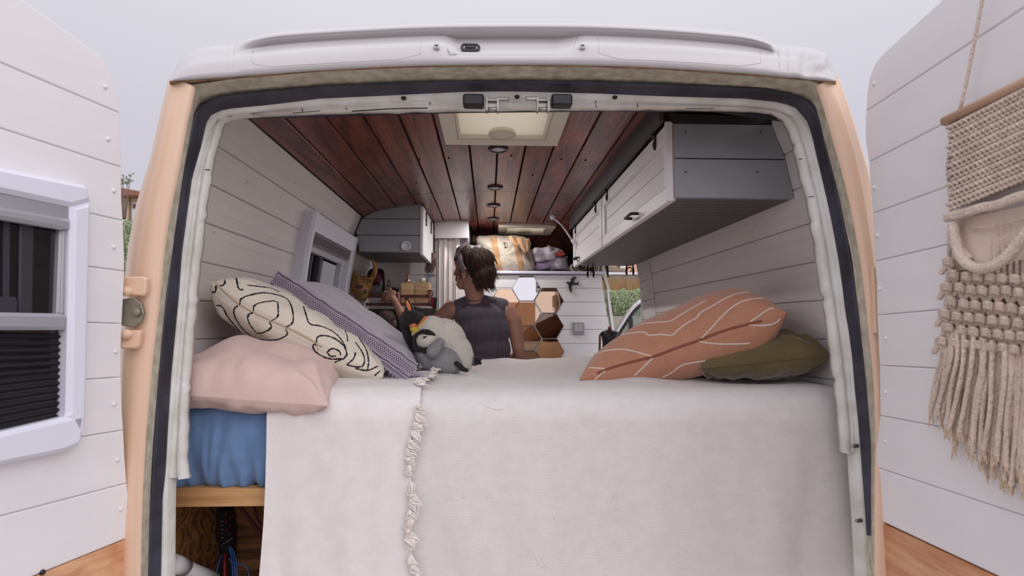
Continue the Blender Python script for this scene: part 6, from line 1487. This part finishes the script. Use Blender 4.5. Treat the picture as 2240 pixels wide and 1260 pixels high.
# ================================================================== outside: through the side opening
hw = MB(); hw.box((3.6, 9.0, .95), (9, .5, 1.92 - .02)); 
tag(hw.build('stone_wall', M('pebbly_stone', (170, 162, 150), .9, .8, 30, .35, 60)), 'low grey stone wall below the green hedge', 'wall')
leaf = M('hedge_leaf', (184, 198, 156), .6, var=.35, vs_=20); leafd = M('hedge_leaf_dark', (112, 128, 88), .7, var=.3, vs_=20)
hd = MB(); rh = random.Random(8)
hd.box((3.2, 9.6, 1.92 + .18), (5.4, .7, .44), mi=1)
for k in range(26000):
    x = rh.uniform(1.2, 4.6); y = 9.2 + rh.random() ** 2 * .8 - .03; zt2 = 2.34 + .10 * noise.noise(V((x * 2.5, 1, 0))) + .06 * noise.noise(V((x * 8, 1, 0))); z = rh.uniform(1.86, zt2)
    y += .14 * noise.noise(V((x * 3.5, z * 4, 2))) + .08 * noise.noise(V((x * 11, z * 11, 2)))
    a = rh.uniform(0, 6.28); L_ = rh.uniform(.020, .036); w_ = L_ * .32; d = V((math.cos(a) * .6, rh.uniform(-1, .2) * .6, abs(math.sin(a)) + .2)).normalized(); sd_ = d.cross(V((rh.uniform(-1, 1), -1, rh.uniform(-1, 1)))).normalized()
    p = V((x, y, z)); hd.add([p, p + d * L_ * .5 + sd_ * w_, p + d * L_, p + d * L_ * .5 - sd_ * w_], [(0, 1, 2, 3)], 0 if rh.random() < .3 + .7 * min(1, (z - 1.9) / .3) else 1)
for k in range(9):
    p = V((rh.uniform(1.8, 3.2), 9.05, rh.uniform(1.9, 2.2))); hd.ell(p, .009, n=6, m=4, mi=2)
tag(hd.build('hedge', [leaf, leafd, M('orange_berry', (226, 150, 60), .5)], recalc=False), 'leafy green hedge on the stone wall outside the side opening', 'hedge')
dg_ = MB()
dg_.box((3.8, 12.6, 1.3), (9, 1.2, 3.0), mi=1)
for k in range(3200):
    x = rh.uniform(2.1, 4.8); y = rh.uniform(11.4, 12.0); z0 = rh.uniform(2.0, 2.5); h2 = rh.uniform(.2, .6) * (1 + .4 * noise.noise(V((x * 4, 0, 0)))); p = V((x, y, z0)); t_ = V((rh.uniform(-.18, .18), 0, h2)); w_ = rh.uniform(.003, .007)
    top = min(p.z + h2, 2.70 + .3 * rh.random()); t_.z = top - p.z
    dg_.add([p - V((w_, 0, 0)), p + V((w_, 0, 0)), p + t_], [(0, 1, 2)], rh.choice((0, 0, 2, 2, 1, 3)))
tag(dg_.build('dry_grass', [M('straw_grass', (184, 150, 104), .8), M('dark_bank', (136, 122, 108), .9, .3, 20, .3, 12), M('rust_grass', (170, 112, 62), .8), M('green_stem', (150, 170, 70), .8)], recalc=False), 'dry golden grass on the bank behind the hedge', 'grass', kind='stuff')
hs = thing('house', (4.6, 19, 0), 'peach rendered house with a pale roofed porch seen past the hedge', 'house')
YH = 19
m = MB(); m.box((5.6, YH + 2, 2.6), (5.2, 4, 5.4)); m.build('wall', M('peach_render', (228, 180, 146), .8, .05, 30, .06, 3), hs)
m = MB(); m.slab([at(1357, 545, YH - .05), at(1368, 545, YH - .05), at(1368, 587, YH - .05), at(1357, 587, YH - .05)], (0, .04, 0)); m.build('pale_door', M('pale_door', (226, 220, 210), .7), hs)
m = MB(); m.slab([at(1350, 545, YH - .05), at(1357, 545, YH - .05), at(1357, 584, YH - .05), at(1350, 584, YH - .05)], (0, .03, 0)); m.build('shutter', M('grey_shutter', (110, 106, 100), .7, .2, 30, .4, 20), hs)
m = MB(); m.slab([at(1318, 550, YH - .05), at(1328, 560, YH - .05), at(1328, 583, YH - .05), at(1318, 583, YH - .05)], (0, .03, 0)); m.build('window', M('dark_window', (52, 44, 44), .2), hs)
gw = MB(); gw.box((4.6, 16.0, 1.66), (6, .25, 3.18)); gw.box((4.6, 15.98, 3.27), (6.1, .34, .07), mi=1)
tag(gw.build('garden_wall', [M('grey_garden_wall', (150, 142, 136), .85, .3, 20, .15, 10), white_paint]), 'grey garden wall with a pale coping in front of the peach house', 'wall')
m = MB(); m.slab([at(1320, 592, 17), at(1326, 585, 17), at(1338, 582, 17), at(1352, 586, 17), at(1368, 590, 17), at(1374, 594, 17)], (0, .8, 0)); tag(m.build('porch_roof', M('grey_thatch', (156, 138, 126), .9, .6, 40, .3, 30)), 'low greyish roof mound above the garden wall', 'roof')
# cab door of the van, standing open in front of the hedge
cdr = thing('cab_door', at(1400, 740, 4.4), 'white curved cab door frame with black window seal outside the side opening', 'van door')
arc = [(1340, 745), (1347, 728), (1360, 708), (1371, 690), (1383, 674), (1396, 662), (1410, 655), (1425, 651), (1450, 646)]
m = MB(); m.tube(smooth_line([at(x, y, 4.4) for x, y in arc], 2), .017, 12, flat=1.4, up=V((0, 1, 0))); m.build('door_frame', white_paint, cdr)
m = MB(); m.tube(smooth_line([at(x + 4.5, y + 5.5, 4.39) for x, y in arc], 2), .013, 10, up=V((0, 1, 0))); m.bar(at(1379, 694, 4.39), at(1382, 745, 4.39), .03, .02, up=V((0, 1, 0))); m.build('window_seal', black, cdr)
m = MB(); m.slab([at(x + 4, y + 5, 4.41) for x, y in arc] + [at(1450, 760, 4.41), at(1340, 760, 4.41)], (0, .004, 0)); m.build('door_glass', glass('door_glass', (120, 140, 130), .35), cdr)
m = MB(); m.slab([at(1335, 760, 4.38), at(1460, 760, 4.38), V((1.45, 4.38, .7)), V((.98, 4.38, .7))], (0, .05, 0), .01); m.build('door_skin', peach, cdr)
# ================================================================== outside: left of the van
lh = thing('house', at(290, 600, 22), 'beige house with a tiled roof seen beside the left pillar', 'house')
m = MB(); a = at(258, 428, 22); b = at(345, 428, 22); m.slab([V((a.x - 3, 22, 0)), V((b.x, 22, 0)), V((b.x, 22, b.z)), V((a.x - 3, 22, a.z))], (0, 4, 0)); m.build('wall', M('beige_render', (202, 178, 150), .85, .1, 10, .1, 2), lh)
m = MB(); m.slab([at(240, 405, 21.6), at(268, 411, 21.6), at(310, 419, 21.6), at(360, 424, 21.6), at(360, 430, 21.6), at(240, 428, 21.6)], (0, 4, .0)); 
for k in range(40): x = 240 + k * 3; m.ell(at(x, 426.5, 21.58), .05, n=6, m=4)
m.build('roof', M('terracotta_tiles', (160, 108, 84), .85, .5, 5, .35, 8), lh)
m = MB(); m.slab([at(289, 443, 21.95), at(310, 443, 21.95), at(310, 482, 21.95), at(289, 482, 21.95)], (0, .04, 0)); m.build('window', M('white_shutter', (206, 206, 212), .6), lh)
m = MB(); m.slab([at(290, 446, 21.93), at(309, 446, 21.93), at(309, 456, 21.93), at(290, 456, 21.93)], (0, .02, 0)); m.build('window_shade', M('brown_blind', (92, 76, 66), .7), lh)
m = MB(); m.slab([at(282, 434, 21.9), at(284, 434, 21.9), at(284, 492, 21.9), at(282, 492, 21.9)], (0, .05, 0)); m.build('drainpipe', M('brown_pipe', (110, 84, 80), .6), lh)
tr = thing('bush', at(280, 560, 16), 'green bush with bare twigs rising above it left of the van', 'bush')
m = MB(); m.ell(at(276, 545, 16.6), (.7, .5, .85), noise_=.3); m.cap(V((at(276, 545, 16.6).x, 16.6, .3)), at(276, 560, 16.6), .5, .6)
for k in range(9000):
    x = rh.uniform(250, 312); yt = 486 + 8 * noise.noise(V((x * .12, 0, 0))); y = yt + rh.random() * 110; p = at(x, y, 16 + rh.uniform(-.4, .3)); a = rh.uniform(0, 6.28); L_ = rh.uniform(.03, .07); d = V((math.cos(a), rh.uniform(-.6, .2), math.sin(a) * .8 + .3)).normalized(); sd_ = d.cross(V((0, 1, 0))).normalized() * L_ * .25
    m.add([p, p + d * L_ * .5 + sd_, p + d * L_, p + d * L_ * .5 - sd_], [(0, 1, 2, 3)], 1 if rh.random() < .4 else 0)
m.build('foliage', [leaf, leafd], tr, recalc=False)
m = MB()
for (x0, x1, y1) in ((268, 262, 378), (270, 270, 388), (272, 279, 398), (274, 284, 384), (271, 266, 400)):
    pts = [at(x0, 480, 15.8), at(x0 + (x1 - x0) * .4 + 1, 440, 15.8), at(x1 - 1, (y1 + 420) / 2, 15.8), at(x1, y1, 15.8)]; m.tube(smooth_line(pts, 1), [.02, .017, .015, .013, .011, .009, .006, .004][:len(smooth_line(pts, 1))], 5)
    for q in range(7): t = q / 6; c = pts[-1].lerp(pts[-2], t); e_ = c + V((rh.uniform(-.1, .1), 0, rh.uniform(.02, .1))); m.tube([c, e_], .006, 4); m.ell(e_, (.022, .02, .03), n=6, m=4, mi=1)
m.build('twig', [M('twig_brown', (108, 92, 80), .8), leafd], tr)
# things behind the camera that the mirrors catch: rendered wall and cardboard boxes
bw = MB(); bw.box((-3.2, -8, 1.2), (9.0, .3, 2.4)); tag(bw.build('garden_wall', M('pale_peach_render', (222, 184, 158), .85, .05, 30, .06, 3)), 'peach rendered garden wall behind the camera, seen in the mirrors', 'wall')
for (x, y, z, sx_, sy_, sz, lb) in ((1.2, -3.4, .45, 1.3, .8, .9, 'large cardboard box standing behind the camera'), (1.25, -3.4, 1.15, 1.0, .7, .5, 'cardboard box stacked on the large one behind the camera')):
    m = MB(); m.box((x, y, z), (sx_, sy_, sz), ch=.01); m.box((x, y + sy_ / 2 + .001, z), (.06, .004, sz * .98), mi=1); tag(m.build('cardboard_box', [M('cardboard', (158, 130, 106), .9, .1, 30, .1, 10), M('parcel_tape', (200, 170, 120), .3)]), lb, 'box')
